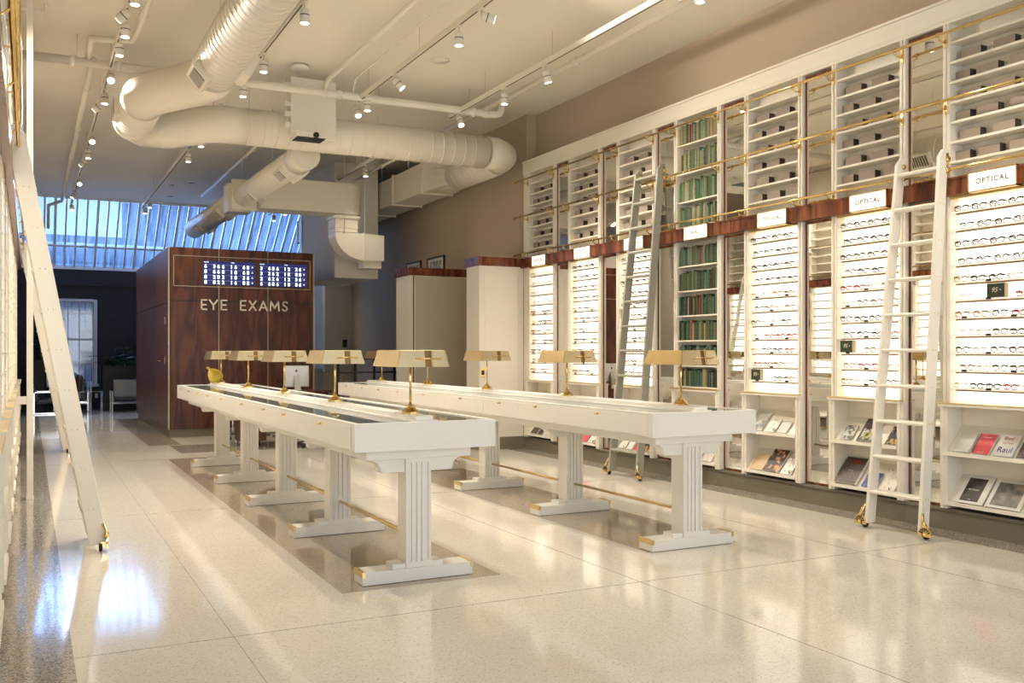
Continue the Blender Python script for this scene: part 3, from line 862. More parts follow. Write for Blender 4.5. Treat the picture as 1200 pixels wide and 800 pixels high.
# third bay
magazine(2, 1, .075, .17, .24, 'cover_photo_pale', 'silver-edged pale photograph cover on third rack upper shelf', .010, [('patch', .08, .92, .55, .95, 'cover_pale', 'pale_print')])
magazine(2, 1, .30, .14, .16, 'cover_drawing', 'white booklet with small drawing on third rack upper shelf')
magazine(2, 1, .47, .13, .15, 'cover_pale', 'pale booklet at right end of third rack upper shelf')
magazine(2, 0, .05, .20, .20, 'cover_tan', 'plain tan booklet on third rack lower shelf')
magazine(2, 0, .27, .22, .28, 'cover_art_dark', 'dark book with orange and white artwork on third rack lower shelf', .016)
magazine(2, 0, .52, .15, .20, 'cover_drawing', 'white booklet with line drawing on third rack lower shelf')
# book bay rack
magazine(3, 0, .05, .18, .22, 'cover_drawing', 'white booklet seen behind right table column', .01)
magazine(3, 0, .27, .18, .28, 'cover_photo_grey', 'grey framed cover on rack under the green books', .012)
magazine(3, 0, .50, .16, .28, 'cover_script', 'white scripted cover on rack under the green books', .012)
magazine(3, 1, .1, .2, .2, 'cover_pale', 'pale booklet on upper shelf under the green books')
for k, row, y, w, h, mm, lb in [(4, 0, .05, .14, .26, 'cover_script', 'white and black cover seen left between grey ladder rails'), (4, 0, .22, .12, .26, 'cover_lettered', 'white cover seen between grey ladder rails'),
                                (4, 0, .37, .14, .26, 'cover_red', 'red cover seen beside grey ladder right rail'), (4, 0, .54, .14, .24, 'cover_art_dark', 'dark patterned cover right of the grey ladder'),
                                (5, 0, .05, .20, .26, 'cover_pink', 'pink cover seen under the right table'), (5, 0, .28, .20, .26, 'cover_red', 'red cover beside the pink one under right table'),
                                (5, 0, .52, .15, .24, 'cover_drawing', 'white and red cover at right of the pink and red ones'),
                                (6, 0, .10, .20, .26, 'cover_brown', 'dark brown cover on farthest rack'), (6, 0, .34, .12, .26, 'cover_dark', 'narrow dark cover on farthest rack')]:
    magazine(k, row, y, w, h, mm, lb)

# ---- left wall: same cabinetry, mirrored to face +X
XLf = -0.16
LN = 11
for k in range(LN):
    Y = 3.4 + PER * k      # near edge of opening (rotated by pi: local -y becomes +y)
    nm = '%s bay of left wall from camera' % ORD[k]
    place(U, (XLf, Y, 0), 'upper shelf unit, ' + nm, PI)
    place(L, (XLf, Y, 0), 'backlit display cabinet, ' + nm, PI)
    place(R_, (XLf, Y, 0), 'low white cabinet, ' + nm, PI)
    place(MU, (XLf, Y, 0), 'upper mirror, ' + nm, PI)
    place(ML, (XLf, Y, 0), 'lower mirror, ' + nm, PI)
    for dy in (0, -.446):
        o = copy_tree(pz); o.name = 'trim_%d' % pn; pn += 1
        o['kind'] = 'structure'; o.location = (XLf, Y + dy, 0); o.rotation_euler = (0, 0, PI)
LY0, LY1 = 3.4 - .51, 3.4 + PER * LN - .44
struct(MB().box(XL, XLf + .012, LY0, LY1, 4.285, 4.45).box(XL, XLf + .03, LY0, LY1, 4.435, 4.458).build('trim_%d' % pn, 'cabinet_paint')); pn += 1
struct(MB().box(XL, XLf, LY0, LY1, 0, .165).box(XL, XLf + .01, LY0, LY1, .165, .188).build('baseboard_left', 'kick_olive'))
lb_ = thing('wood_band', 'rosewood band along the left wall cabinets', 'wood band', (XLf, LY0, 2.8))
MB().box(XLf - .02, XLf + .055, LY0, LY1, 2.80, 2.938).build('band_panel', 'rosewood_light', lb_)
for z, lb in ((4.15, 'top brass ladder rail on the left wall'), (3.59, 'middle brass ladder rail on the left wall'), (3.01, 'lowest brass ladder rail on the left wall')):
    t = thing('ladder_rail', lb, 'rail', (XLf + .09, LY0, z))
    MB().tube([(XLf + .09, LY0, z), (XLf + .09, LY1, z)], .0125, 8).build('rod', 'brass', t)
    for k in range(LN):
        MB().tube([(XLf + .09, 3.4 + PER * k, z - .014), (XLf + .05, 3.4 + PER * k, z - .05), (XLf, 3.4 + PER * k, z - .05)], .007, 6).build('bracket', 'brass', t)

# ================================================================== LADDERS
def ladder(label, xf, xt, yc, w0, w1, zt, m, nr, sgn, dp=.098):
    """xf foot x, xt top x, facing: sgn=+1 leans to +X (right wall)"""
    t = thing('rolling_ladder', label, 'ladder', (xf, yc, 0), 'rolling library ladders')
    th = .032
    zb = .045
    for s in (-1, 1):
        y0, y1 = yc + s * w0 / 2, yc + s * w1 / 2
        d = dp / 2 * sgn
        # stile: quad section from foot to top with rounded top
        bot = [(xf - d, y0 - th / 2, zb), (xf + d, y0 - th / 2, zb), (xf + d, y0 + th / 2, zb), (xf - d, y0 + th / 2, zb)]
        zt1 = zt - .06
        fx = xf + (xt - xf) * (zt1 / zt); fy = y0 + (y1 - y0) * (zt1 / zt)
        top = [(fx - d, fy - th / 2, zt1), (fx + d, fy - th / 2, zt1), (fx + d, fy + th / 2, zt1), (fx - d, fy + th / 2, zt1)]
        mb = MB().hexa(bot, top)
        cap = [(xt - d * .1, y1 - th / 2, zt), (xt + d, y1 - th / 2, zt), (xt + d, y1 + th / 2, zt), (xt - d * .1, y1 + th / 2, zt)]
        mb.hexa(top, cap)
        mb.build('stile', m, t, bevel=.004)
        # caster with fan guard, on the outer side
        yo = y0 + s * (th / 2 + .022)
        wx = xf - sgn * .01
        whl = MB().lathe([(.0, -.012), (.028, -.012), (.030, -.006), (.030, .006), (.028, .012), (.0, .012)], (wx, yo, .030), 14, 'x').build('caster', 'rubber', t)
        g = MB()
        # half-round fan guard facing the room, with dark slots between its spokes
        cx = wx - sgn * .045; gy = yo + s * .020
        N = 14
        fan = [(gy + .062 * math.cos(PI * j / N), .048 + .062 * math.sin(PI * j / N)) for j in range(N + 1)]
        g.prism([(gy + .062, .030)] + fan + [(gy - .062, .030)], 'x', cx, cx + sgn * .010)
        g.tube([(cx + sgn * .005, gy, .105), (cx + sgn * .005, gy - s * .02, .15), (cx + sgn * .03, y0 + s * (th / 2 + .004), .205)], [.022, .012, .010], 8)
        g.lathe([(0, -.012), (.014, -.010), (.014, .004), (0, .006)], (cx, gy, .05), 10, 'x')
        g.box(min(cx, wx), max(cx, wx), yo - .006, yo + .006, .03, .07)
        gd = g.build('fan_guard', 'brass', t)
        sl = MB()
        for j in range(7):
            a0_, a1_ = PI * (j + .62) / 8, PI * (j + 1.38) / 8
            am = (a0_ + a1_) / 2
            q = [(gy + .020 * math.cos(am), .048 + .020 * math.sin(am)), (gy + .050 * math.cos(a0_), .048 + .050 * math.sin(a0_)), (gy + .054 * math.cos(am), .048 + .054 * math.sin(am)), (gy + .050 * math.cos(a1_), .048 + .050 * math.sin(a1_))]
            sl.prism(q, 'x', cx - sgn * .002, cx + sgn * .004)
        sl.build('guard_slots', 'lens_black', gd)
        # hook plate
        hz = zt - .13
        hx = xf + (xt - xf) * (hz / zt)
        h = MB().box(min(hx + d * .6, hx + d * 1.25), max(hx + d * .6, hx + d * 1.25), y1 + s * th / 2 - .004, y1 + s * th / 2 + .008, hz - .10, hz + .10)
        h.lathe([(0, -.01), (.024, -.01), (.024, .01), (0, .01)], (hx + d * .9, y1 + s * (th / 2 + .006), hz + .05), 10, 'y')
        h.lathe([(0, -.01), (.024, -.01), (.024, .01), (0, .01)], (hx + d * .9, y1 + s * (th / 2 + .006), hz - .04), 10, 'y')
        h.tube([(hx + d * 1.2, y1 + s * (th / 2), hz - .05), (hx + d * 1.2 + sgn * .03, y1 + s * (th / 2), hz - .03), (hx + d * 1.2 + sgn * .06, y1 + s * th / 2, hz - .02)], .009, 6)
        for zz in (.055, -.045):
            h.lathe([(0, -.008), (.020, -.006), (.024, 0), (.020, .006), (0, .008)], (hx + d * .55, y1 - s * (th / 2 + .006), hz + zz), 10, 'y')
        h.build('roller_plate', 'brass', t)
    MB().tube([(xf + (xt - xf) * ((zt - .17) / zt) + sgn * .07, yc - w1 / 2, zt - .17), (xf + (xt - xf) * ((zt - .17) / zt) + sgn * .07, yc + w1 / 2, zt - .17)], .011, 8).build('roller_bar', 'brass', t)
    for k in range(nr):
        rd = dp / 2 + .006; z = .32 + .3 * k; x = xf + (xt - xf) * z / zt; w = w0 + (w1 - w0) * z / zt - th
        MB().prism([(x - rd, z - .006), (x - rd + .006, z - .022), (x + rd - .006, z - .022), (x + rd, z - .006), (x + rd - .008, z + .008), (x - rd + .008, z + .008)], 'y', yc - w / 2, yc + w / 2).build('rung', m, t)
        g = MB()
        for s in (-1, 1):
            for q in (-.018, .018):
                g.lathe([(0, -.003), (.004, -.003), (.004, .003), (0, .003)], (x + q, yc + s * (w / 2 + th + .001), z - .004), 6, 'y')
        g.build('screw', 'brass', t)['kind'] = 'stuff'
    return t
ladder('white rolling ladder leaning on the right wall, nearer one', 6.39, 6.70, 5.49, .54, .42, 3.17, 'ladder_cream', 10, 1)
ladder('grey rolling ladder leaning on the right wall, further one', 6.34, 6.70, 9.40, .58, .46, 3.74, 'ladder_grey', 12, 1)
ladder('cream rolling ladder on the left wall seen edge-on, nearer one', .47, -.10, 8.03, .54, .42, 3.17, 'ladder_cream', 10, -1, .13)
ladder('cream rolling ladder on the left wall, mostly hidden further one', .50, -.10, 15.8, .54, .42, 3.17, 'ladder_cream', 10, -1)

# slim white post by the left wall, with arms
t = thing('support_post', 'slim white floor-to-ceiling post beside the left wall cabinets', 'post', (.008, 10.76, 0))
B(-.022, .038, 10.73, 10.79, .0, CZ).build('pole', 'pipe_paint', t, bevel=.004)
B(-.026, .042, 10.726, 10.794, 0, .03).build('foot', 'pipe_paint', t)
B(-.16, .03, 10.74, 10.78, .97, 1.05).build('arm', 'pipe_paint', t)
MB().tube([(-.17, 10.76, 4.98), (.14, 10.76, 4.98)], .022, 8).tube([(.15, 10.76, 4.90), (.15, 10.76, 5.06)], .012, 6).build('upper_arm', 'pipe_paint', t)

# ================================================================== DISPLAY TABLES
def table(cx, label):
    Y0, Y1 = 5.63, 13.48; w = .485
    t = thing('display_table', label, 'table', (cx, 9.5, 0), 'long white display tables')
    b = MB()
    b.box(cx - w + .001, cx - w + .018, Y0 + .035, Y1 - .035, .875, 1.036).box(cx + w - .018, cx + w - .001, Y0 + .035, Y1 - .035, .875, 1.036)
    b.box(cx - w, cx + w, Y0, Y0 + .035, .874, 1.036).box(cx - w, cx + w, Y1 - .035, Y1, .874, 1.036)
    b.box(cx - w + .018, cx + w - .018, Y0 + .035, Y1 - .035, .876, .90)
    b.build('case', 'table_paint', t)
    r = MB().box(cx - w - .001, cx - w + .04, Y0 + .05, Y1 - .05, 1.036, 1.052).box(cx + w - .04, cx + w + .001, Y0 + .05, Y1 - .05, 1.036, 1.052)
    r.box(cx - w - .001, cx + w + .001, Y0 - .001, Y0 + .05, 1.036, 1.052).box(cx - w - .001, cx + w + .001, Y1 - .05, Y1 + .001, 1.036, 1.052)
    r.build('rim', 'table_paint', t)
    B(cx - .46, cx + .46, Y0 + .03, Y1 - .03, .985, 1.0).build('tray', 'table_paint', t)
    MB().box(cx - .095, cx + .095, Y0 + .051, Y1 - .051, 1.0, 1.058).box(cx - .062, cx + .062, Y0 + .06, Y1 - .06, 1.058, 1.085).build('centre_strip', 'table_paint', t, bevel=.002)
    L_ = (Y1 - Y0 - .104) / 5
    for k in range(5):
        for s in (-1, 1):
            a, b_ = sorted((cx + s * .096, cx + s * .444))
            B(a, b_, Y0 + .052 + L_ * k + .003, Y0 + .052 + L_ * (k + 1) - .003, 1.038, 1.046).build('glass_panel', 'glass_top', t)
    seams = [5.70, 7.05, 7.75, 8.50, 9.60, 10.60, 11.30, 12.0, 12.7, 13.42]
    for s in (-1, 1):
        x = cx + s * w
        for i in range(len(seams) - 1):
            a, b_ = seams[i] + .003, seams[i + 1] - .003
            d = B(min(x, x + s * .006), max(x, x + s * .006), a, b_, .885, 1.03).build('drawer_front', 'table_paint', t, bevel=.0015)
            yk = (a + b_) / 2
            MB().lathe([(.0045, 0), (.0045, .012), (.009, .018), (.009, .024), (0, .027)] if s > 0 else [(0, -.027), (.009, -.024), (.009, -.018), (.0045, -.012), (.0045, 0)], (x + s * .006, yk, 1.008), 8, 'x').box(min(x + s * .005, x + s * .009), max(x + s * .005, x + s * .009), yk - .012, yk + .012, 1.0, 1.022).build('knob', 'brass', d)
    B(cx - .365, cx + .365, 5.765, 13.31, .805, .874).build('apron', 'table_paint', t, bevel=.003)
    ys = [5.865 + 1.755 * k for k in range(5)]
    for i, y in enumerate(ys):
        # curved bracket
        pts = [(-.325, .805), (-.325, .798)]
        for j in range(7):
            a = PI / 2 * j / 6
            pts.append((-.325 + .075 * math.sin(a), .798 - .075 * (1 - math.cos(a)) ))
        pts.append((-.245, .715)); pts += [(-p[0], p[1]) for p in reversed(pts)]
        MB().prism([(cx + p[0], p[1]) for p in pts], 'y', y - .05, y + .05).build('bracket', 'table_paint', t)
        c = B(cx - .087, cx + .087, y - .0665, y + .0665, .088, .805).build('column', 'table_paint', t)
        fm = MB()
        for s in (-1, 1):
            yy0, yy1 = sorted((y + s * .066, y + s * .078))
            fm.box(cx - .088, cx - .070, yy0, yy1, .125, .775).box(cx + .070, cx + .088, yy0, yy1, .125, .775)
            fm.box(cx - .088, cx + .088, yy0, yy1, .089, .125).box(cx - .088, cx + .088, yy0, yy1, .775, .804)
            if i > 0:
                for q in (-.0525, -.0175, .0175, .0525): fm.box(cx + q - .0066, cx + q + .0066, yy0, yy1 if s > 0 else yy1, .245, .30)
            for q in (-.035, 0, .035): fm.box(cx + q - .011, cx + q + .011, yy0, yy1, .125, .775)
        fm.build('fluting', 'table_paint', c, origin=(cx, 9.5, 0))
        B(cx - .385, cx + .385, y - .088, y + .088, 0.004, .088).build('foot', 'table_paint', t, bevel=.003)
        MB().box(cx - .175, cx - .0885, y - .066, y + .066, .088, .118).box(cx + .0885, cx + .175, y - .066, y + .066, .088, .118).build('foot_step', 'table_paint', t)
        for s in (-1, 1):
            a, b_ = sorted((cx + s * .368, cx + s * .389)); MB().box(a, b_, y - .091, y + .091, .056, .092).build('brass_cap', 'satin_brass', t)
        if i < 4: MB().tube([(cx, y + .07, .272), (cx, ys[i + 1] - .07, .272)], .012, 8).lathe([(.012, 0), (.02, .001), (.02, .012), (.012, .014)], (cx, y + .078, .272), 10, 'y').build('stretcher_rod', 'satin_brass', t)
    return t
T1 = table(2.28, 'long white display table with fluted columns, the left one')
T2 = table(4.53, 'long white display table with fluted columns, the right one')

# ---- brass bankers lamps
def lamp_proto():
    t = reg(thing('brass_lamp', '', 'lamp'))
    MB().lathe([(0, 0), (.060, 0), (.060, .014), (.052, .020), (.040, .036), (.028, .044), (.024, .054), (.014, .060), (.012, .064), (0, .064)], (0, 0, 0), 10).build('base', 'brass', t, smooth=False)
    MB().tube([(0, 0, .06), (0, 0, .40)], .0085, 10).build('pole', 'brass', t)
    # open-bottomed trapezoid shade, long in y
    z0, z1 = .318, .424; a0, b0, a1, b1 = .182, .245, .155, .222; th = .004
    sh = MB()
    for s in (-1, 1):
        sh.hexa([(s * a0, -b0, z0), (s * a0, b0, z0), (s * (a0 - th), b0, z0), (s * (a0 - th), -b0, z0)], [(s * a1, -b1, z1), (s * a1, b1, z1), (s * (a1 - th), b1, z1), (s * (a1 - th), -b1, z1)])
    sh.box(-a1, a1, -b1, b1, z1, z1 + .004)
    so = sh.build('shade', 'satin_brass', t)
    for s in (-1, 1):
        for (p, q, p1, q1, nm) in ((-a0, .012, -a1, .012, 'end_plate'), (.062, a0, .062, a1, 'end_plate')):
            MB().hexa([(p, s * b0, z0), (q, s * b0, z0), (q, s * (b0 - th), z0), (p, s * (b0 - th), z0)], [(p1, s * b1, z1), (q1, s * b1, z1), (q1, s * (b1 - th), z1), (p1, s * (b1 - th), z1)]).build(nm, 'pale_reflection_brass', so)
        MB().hexa([(.012, s * (b0 - .02), z0), (.062, s * (b0 - .02), z0), (.062, s * (b0 - .024), z0), (.012, s * (b0 - .024), z0)], [(.012, s * (b1 - .02), z1), (.062, s * (b1 - .02), z1), (.062, s * (b1 - .024), z1), (.012, s * (b1 - .024), z1)]).build('slot_reflection', 'dark_reflection_brass', so)  # brown sheet inside the shade slot, painting the warm reflection seen there
        MB().tube([(-.055, s * (b1 + .010), z0 + .052), (-.050, s * (b1 + .028), z0 + .054), (.120, s * (b1 + .028), z0 + .054), (.125, s * (b1 + .010), z0 + .052)], .0045, 6).build('handle', 'brass', so)
    MB().tube([(0, -.15, .385), (0, .15, .385)], .012, 8).build('lamp_tube', 'white_paper', t)
    return t
LP = lamp_proto(); fl_ = True
for cx, nm in ((2.28, 'left'), (4.53, 'right')):
    for k in range(5):
        pos = ['nearest lamp', 'second lamp from camera', 'middle lamp', 'fourth lamp from camera', 'farthest lamp'][k]
        lab = 'brass desk lamp on the %s table, %s' % (nm, pos)
        loc = (cx, 5.94 + 1.75 * k, 1.085)
        if fl_: LP.location = loc; LP['label'] = lab; LP['group'] = 'brass lamps on the display tables'; fl_ = False
        else: dup(LP, loc, lab, 'brass lamps on the display tables')

# yellow balloon-shaped ornament at the far end of left table
t = thing('balloon_ornament', 'glossy yellow balloon-shaped ornament at the far end of left table', 'ornament', (2.20, 13.2, 1.05))
prof = [(.012, -.11), (.016, -.10), (.011, -.088), (.03, -.075), (.062, -.045), (.082, -.005), (.088, .035), (.078, .072), (.05, .098), (.02, .108), (0, .11)]
m = MB(); m.lathe([(r_, h) for r_, h in prof], (0, 0, 0), 18)
Rm = Matrix.Rotation(math.radians(140), 3, 'Y')
m.v = [tuple(Rm @ Vector(v)) for v in m.v]
m.v = [(x * 1.12 + 2.235, y + 13.2, z * 1.15 + 1.19) for x, y, z in m.v]
bo = m.build('balloon', 'yellow_gloss', t)
MB().lathe([(.022, 0), (.026, .012), (.014, .026)], (2.155, 13.2, 1.275), 8).build('knot', 'yellow_gloss', t)
MB().tube([(2.15, 13.2, 1.275), (2.115, 13.2, 1.17), (2.11, 13.2, 1.052)], .003, 5).build('string', 'black_metal', t)
MB().lathe([(.05, 0), (.05, .005), (.008, .01), (.006, .045), (.02, .055)], (2.235, 13.2, 1.05), 10).build('stand', 'clear_glass', t)

# ---- reception desk with monitor behind the tables
t = thing('reception_desk', 'dark wooden desk between the tables and the exam room', 'desk', (3.6, 15.3, 0))
B(2.9, 4.4, 15.0, 15.6, .84, .88).build('desk_top', 'rosewood', t, bevel=.003)
B(2.95, 3.35, 15.05, 15.55, 0.1, .84).build('pedestal', 'rosewood', t)
B(4.0, 4.35, 15.05, 15.55, 0.1, .84).build('pedestal', 'rosewood', t)
for x in (2.97, 4.3):
    for y in (15.08, 15.5): MB().tube([(x, y, 0), (x, y, .1)], .015, 8).build('leg', 'chrome', t)
t = thing('computer_monitor', 'thin silver desktop computer seen from behind on the desk', 'computer', (3.87, 15.25, .88))
B(3.66, 4.08, 15.22, 15.24, .93, 1.28).build('back_shell', 'aluminium', t, bevel=.01)
B(3.67, 4.07, 15.238, 15.245, .95, 1.27).build('screen', 'black_glass', t)
MB().hexa([(3.82, 15.13, .88), (3.92, 15.13, .88), (3.92, 15.145, .88), (3.82, 15.145, .88)], [(3.83, 15.20, 1.12), (3.91, 15.20, 1.12), (3.91, 15.215, 1.12), (3.83, 15.215, 1.12)]).box(3.81, 3.93, 15.12, 15.30, .88, .888).build('stand', 'aluminium', t)
MB().lathe([(0, -.002), (.017, -.002), (.018, 0)], (3.865, 15.219, 1.19), 12, 'y').tube([(3.872, 15.218, 1.205), (3.88, 15.218, 1.22)], .004, 5).build('emblem', 'black_glass', t)
# wheeled stools under the desk
def caster_base(x, y, lb):
    t = thing('swivel_stool', lb, 'stool', (x, y, 0), 'wheeled stools under the desk')
    for j in range(5):
        a = 2 * PI * j / 5 + .3
        ex, ey = x + .27 * math.cos(a), y + .27 * math.sin(a)
        l = MB().tube([(x, y, .13), (ex, ey, .085)], [.02, .012], 6).build('leg', 'chrome', t)
        MB().lathe([(0, -.015), (.03, -.015), (.03, .015), (0, .015)], (ex, ey, .033), 10, 'x').tube([(ex, ey, .033), (ex, ey, .085)], .008, 5).build('caster', 'rubber', l)
    MB().tube([(x, y, .1), (x, y, .45)], .022, 8).build('column', 'chrome', t)
    MB().lathe([(0, 0), (.18, 0), (.2, .03), (.19, .07), (.15, .085), (0, .085)], (x, y, .45), 18).build('seat', 'black_leather', t)
caster_base(3.50, 15.75, 'black wheeled stool at the desk, left one'); caster_base(3.95, 14.7, 'black wheeled stool in front of the desk, right one')
caster_base(3.05, 16.2, 'black wheeled stool behind the desk by the exam room')

# ================================================================== EXAM ROOM BLOCK
EX0, EX1, EY0, EY1, EZ = 2.16, 4.75, 17.36, 22.8, 3.34
t = thing('exam_room', 'glossy rosewood exam room block with brass corner strips', 'room block', (EX0, EY0, 0))
B(EX0 + .02, EX1 - .02, EY0 + .02, EY1, .14, EZ - .01).build('core', 'black_metal', t)
B(EX0 + .03, EX1 - .03, EY0 + .03, EY1 - .02, 0, .14).build('plinth', 'kick_olive', t)
fx = [EX0 + .03, 3.02, 3.89, EX1 - .03]
for i in range(3):
    a, b = fx[i] + .008, fx[i + 1] - .008
    B(a, b, EY0, EY0 + .02, .14, 2.395).build('front_panel', 'rosewood', t)
    B(a, b, EY0, EY0 + .02, 2.41, EZ).build('front_panel', 'rosewood', t)
for x in (EX0 + .012, 3.02, 3.89, EX1 - .012):
    w = .022 if x in (3.02, 3.89) is False else .008
    w = .006 if 3 < x < 4 else .012
    B(x - w, x + w, EY0 - .004, EY0 + .02, .14, EZ).build('brass_strip', 'strip_champagne', t)
ny = 3
for i in range(ny):
    a = EY0 + .03 + (EY1 - EY0 - .03) * i / ny + .004; b = EY0 + .03 + (EY1 - EY0 - .03) * (i + 1) / ny - .004
    B(EX0, EX0 + .02, a, b, .14, 2.36).build('side_panel', 'rosewood', t)
    B(EX0, EX0 + .02, a, b, 2.375, EZ).build('side_panel', 'rosewood', t)
MB().box(EX0 - .004, EX0, EY0 + .42, EY0 + .50, 1.28, 1.42).tube([(EX0 - .03, EY0 + .9, 1.34), (EX0 - .03, EY0 + 1.15, 1.34)], .009, 6).tube([(EX0, EY0 + .95, 1.34), (EX0 - .03, EY0 + .95, 1.34)], .012, 6).build('door_handle', 'brass', t)
B(EX0 - .006, EX0, EY0 + .42, EY0 + .50, 2.0, 2.13).build('latch_plate', 'brass', t)
# recessed frame
f = MB()
a, b, c_, d = 2.245, 4.67, 2.655, 3.20
for q in ((a, b, c_, c_ + .012), (a, b, d - .012, d), (a, a + .012, c_, d), (b - .012, b, c_, d)): f.box(q[0], q[1], EY0 - .012, EY0 - .0, q[2], q[3])
f.build('frame_strip', 'strip_champagne', t)
B(2.26, 4.655, EY0 - .003, EY0, 2.667, 3.188).build('screen_backing', 'rosewood', t)
GY = EY0 - .012
for si, (a, b, lb) in enumerate([(2.748, 3.655, 'blue departure-style screen with rows of white digits, left one'), (3.73, 4.60, 'blue departure-style screen with rows of white digits, right one')]):
    s = thing('wall_screen', lb, 'screen', (a, EY0, 2.7), 'screens on the exam room')
    B(a, b, GY, EY0 - .003, 2.70, 3.12).build('panel', 'screen_glass', s)
    w = b - a
    bands = MB()
    for z in (2.78, 2.875, 2.97, 3.065): bands.box(a + .01, b - .01, GY - .001, GY, z - .012, z - .004)
    bands.build('row_line', 'screen_band', s)
    random.seed(20 + si)
    for r, z in enumerate((2.735, 2.828, 2.922, 3.017)):
        cols = [.045, .21, .29, .38, .54, .62, .78, .86]
        for ci, cx in enumerate(cols):
            dg = random.choice('8686382') if ci not in (4,) else '1'
            text_obj('digit', dg, .086, 'screen_digit', s, (a + cx * w, GY - .001, z + .006), FACE_MY, extrude=.0008, offset=.0035)
        text_obj('digit', '^', .07, 'screen_digit', s, (a + .945 * w, GY - .001, z), FACE_MY, extrude=.0008)
    text_obj('heading', 'NAME', .030, 'screen_digit', s, (a + .06 * w, GY - .001, 3.098), FACE_MY, extrude=.0005)
    text_obj('heading', 'TIME', .030, 'screen_digit', s, (a + .56 * w, GY - .001, 3.098), FACE_MY, extrude=.0005)
# EYE EXAMS lettering, stroke-built geometric capitals
s = thing('exam_sign', 'cream raised capital letters reading EYE EXAMS on the rosewood front', 'sign', (2.7, EY0, 2.26))
LT = [('E', 2.706, 2.817), ('Y', 2.845, 3.001), ('E', 3.047, 3.160), ('E', 3.386, 3.498), ('X', 3.542, 3.679), ('A', 3.723, 3.882), ('M', 3.918, 4.099), ('S', 4.141, 4.253)]
lz0, lz1 = 2.245, 2.435; lw = .024
def strokes(chars, x0, x1):
    m = MB(); h = lz1 - lz0; w = x1 - x0; y0, y1 = EY0 - .028, EY0 - .004
    def ln(p, q):
        (ax, az), (bx, bz) = p, q
        ax, bx = x0 + lw / 2 + ax * (w - lw), x0 + lw / 2 + bx * (w - lw); az, bz = lz0 + lw / 2 + az * (h - lw), lz0 + lw / 2 + bz * (h - lw)
        dx, dz = bx - ax, bz - az; L = math.hypot(dx, dz); dx, dz = dx / L * lw / 2, dz / L * lw / 2
        ax -= dx * .9; az -= dz * .9; bx += dx * .9; bz += dz * .9
        m.prism([(ax - dz, az + dx), (bx - dz, bz + dx), (bx + dz, bz - dx), (ax + dz, az - dx)], 'y', y0, y1)
    for p, q in chars: ln(p, q)
    return m
GLY = {'E': [((0, 0), (0, 1)), ((0, 0), (1, 0)), ((0, .5), (.85, .5)), ((0, 1), (1, 1))], 'Y': [((.5, 0), (.5, .45)), ((.5, .45), (0, 1)), ((.5, .45), (1, 1))],
       'X': [((0, 0), (1, 1)), ((0, 1), (1, 0))], 'A': [((0, 0), (.5, 1)), ((.5, 1), (1, 0)), ((.2, .3), (.8, .3))], 'M': [((0, 0), (.08, 1)), ((.08, 1), (.5, .25)), ((.5, .25), (.92, 1)), ((.92, 1), (1, 0))],
       'S': [((.95, .88), (.65, 1)), ((.65, 1), (.3, .98)), ((.3, .98), (.1, .8)), ((.1, .8), (.2, .6)), ((.2, .6), (.8, .42)), ((.8, .42), (.95, .22)), ((.95, .22), (.75, .03)), ((.75, .03), (.35, 0)), ((.35, 0), (.0, .14))]}
for ch, x0, x1 in LT: strokes(GLY[ch], x0, x1).build('letter', 'letter_cream', s)

# ---- things right of the exam room
t = thing('counter_block', 'low grey counter block right of the exam room', 'counter', (4.9, 17.6, 0))
B(4.85, 5.15, 18.2, 18.9, 0, 1.17).build('body', 'grey_box', t)
B(5.15, 5.60, 18.2, 18.7, .0, 1.10).build('shelf_block', 'taupe_card', t)
t = thing('stair_railing', 'black metal stair railing behind the far end of right table', 'railing', (5.1, 17.0, 0))
for z in (1.37, 1.12, .86): MB().tube([(5.10, 17.0, z), (6.95, 17.0, z)], .017, 6).build('rail', 'black_metal', t)
for x in (5.10, 5.43, 5.80, 6.2, 6.6): MB().box(x - .018, x + .018, 16.98, 17.02, 0, 1.38).build('baluster', 'black_metal', t)
t = thing('card_reader', 'small dark wall fitting on the grey wall beyond the railing', 'fitting', (6.9, 22.2, 1.7))
B(6.80, 6.90, 22.24, 22.30, 1.62, 1.80).build('housing', 'black_metal', t)
B(6.90, 6.96, 22.25, 22.30, 1.60, 1.80).build('plate', 'aluminium', t)

# ================================================================== DUCTS
def ribbed(path, r, name, m, t, pitch=.13, h=.0055, ns=28):
    """a straight duct run with its spiral ribs, each rib an object sharing one ring mesh"""
    if name != 'liner': MB().tube(path, r, ns).build(name, m, t)
    a, b = Vector(path[0]), Vector(path[1]); L = (b - a).length; d = (b - a) / L
    n = int((L - .1) / pitch)
    c = a + d * .08
    o = MB().tube([tuple(c), tuple(c + d * .004), tuple(c + d * .010), tuple(c + d * .014)], [r - .001, r + h, r + h, r - .001], ns).build('spiral_rib', m, t)
    for k in range(1, n):
        q = o.copy(); COL.objects.link(q); q.location = d * (pitch * k)


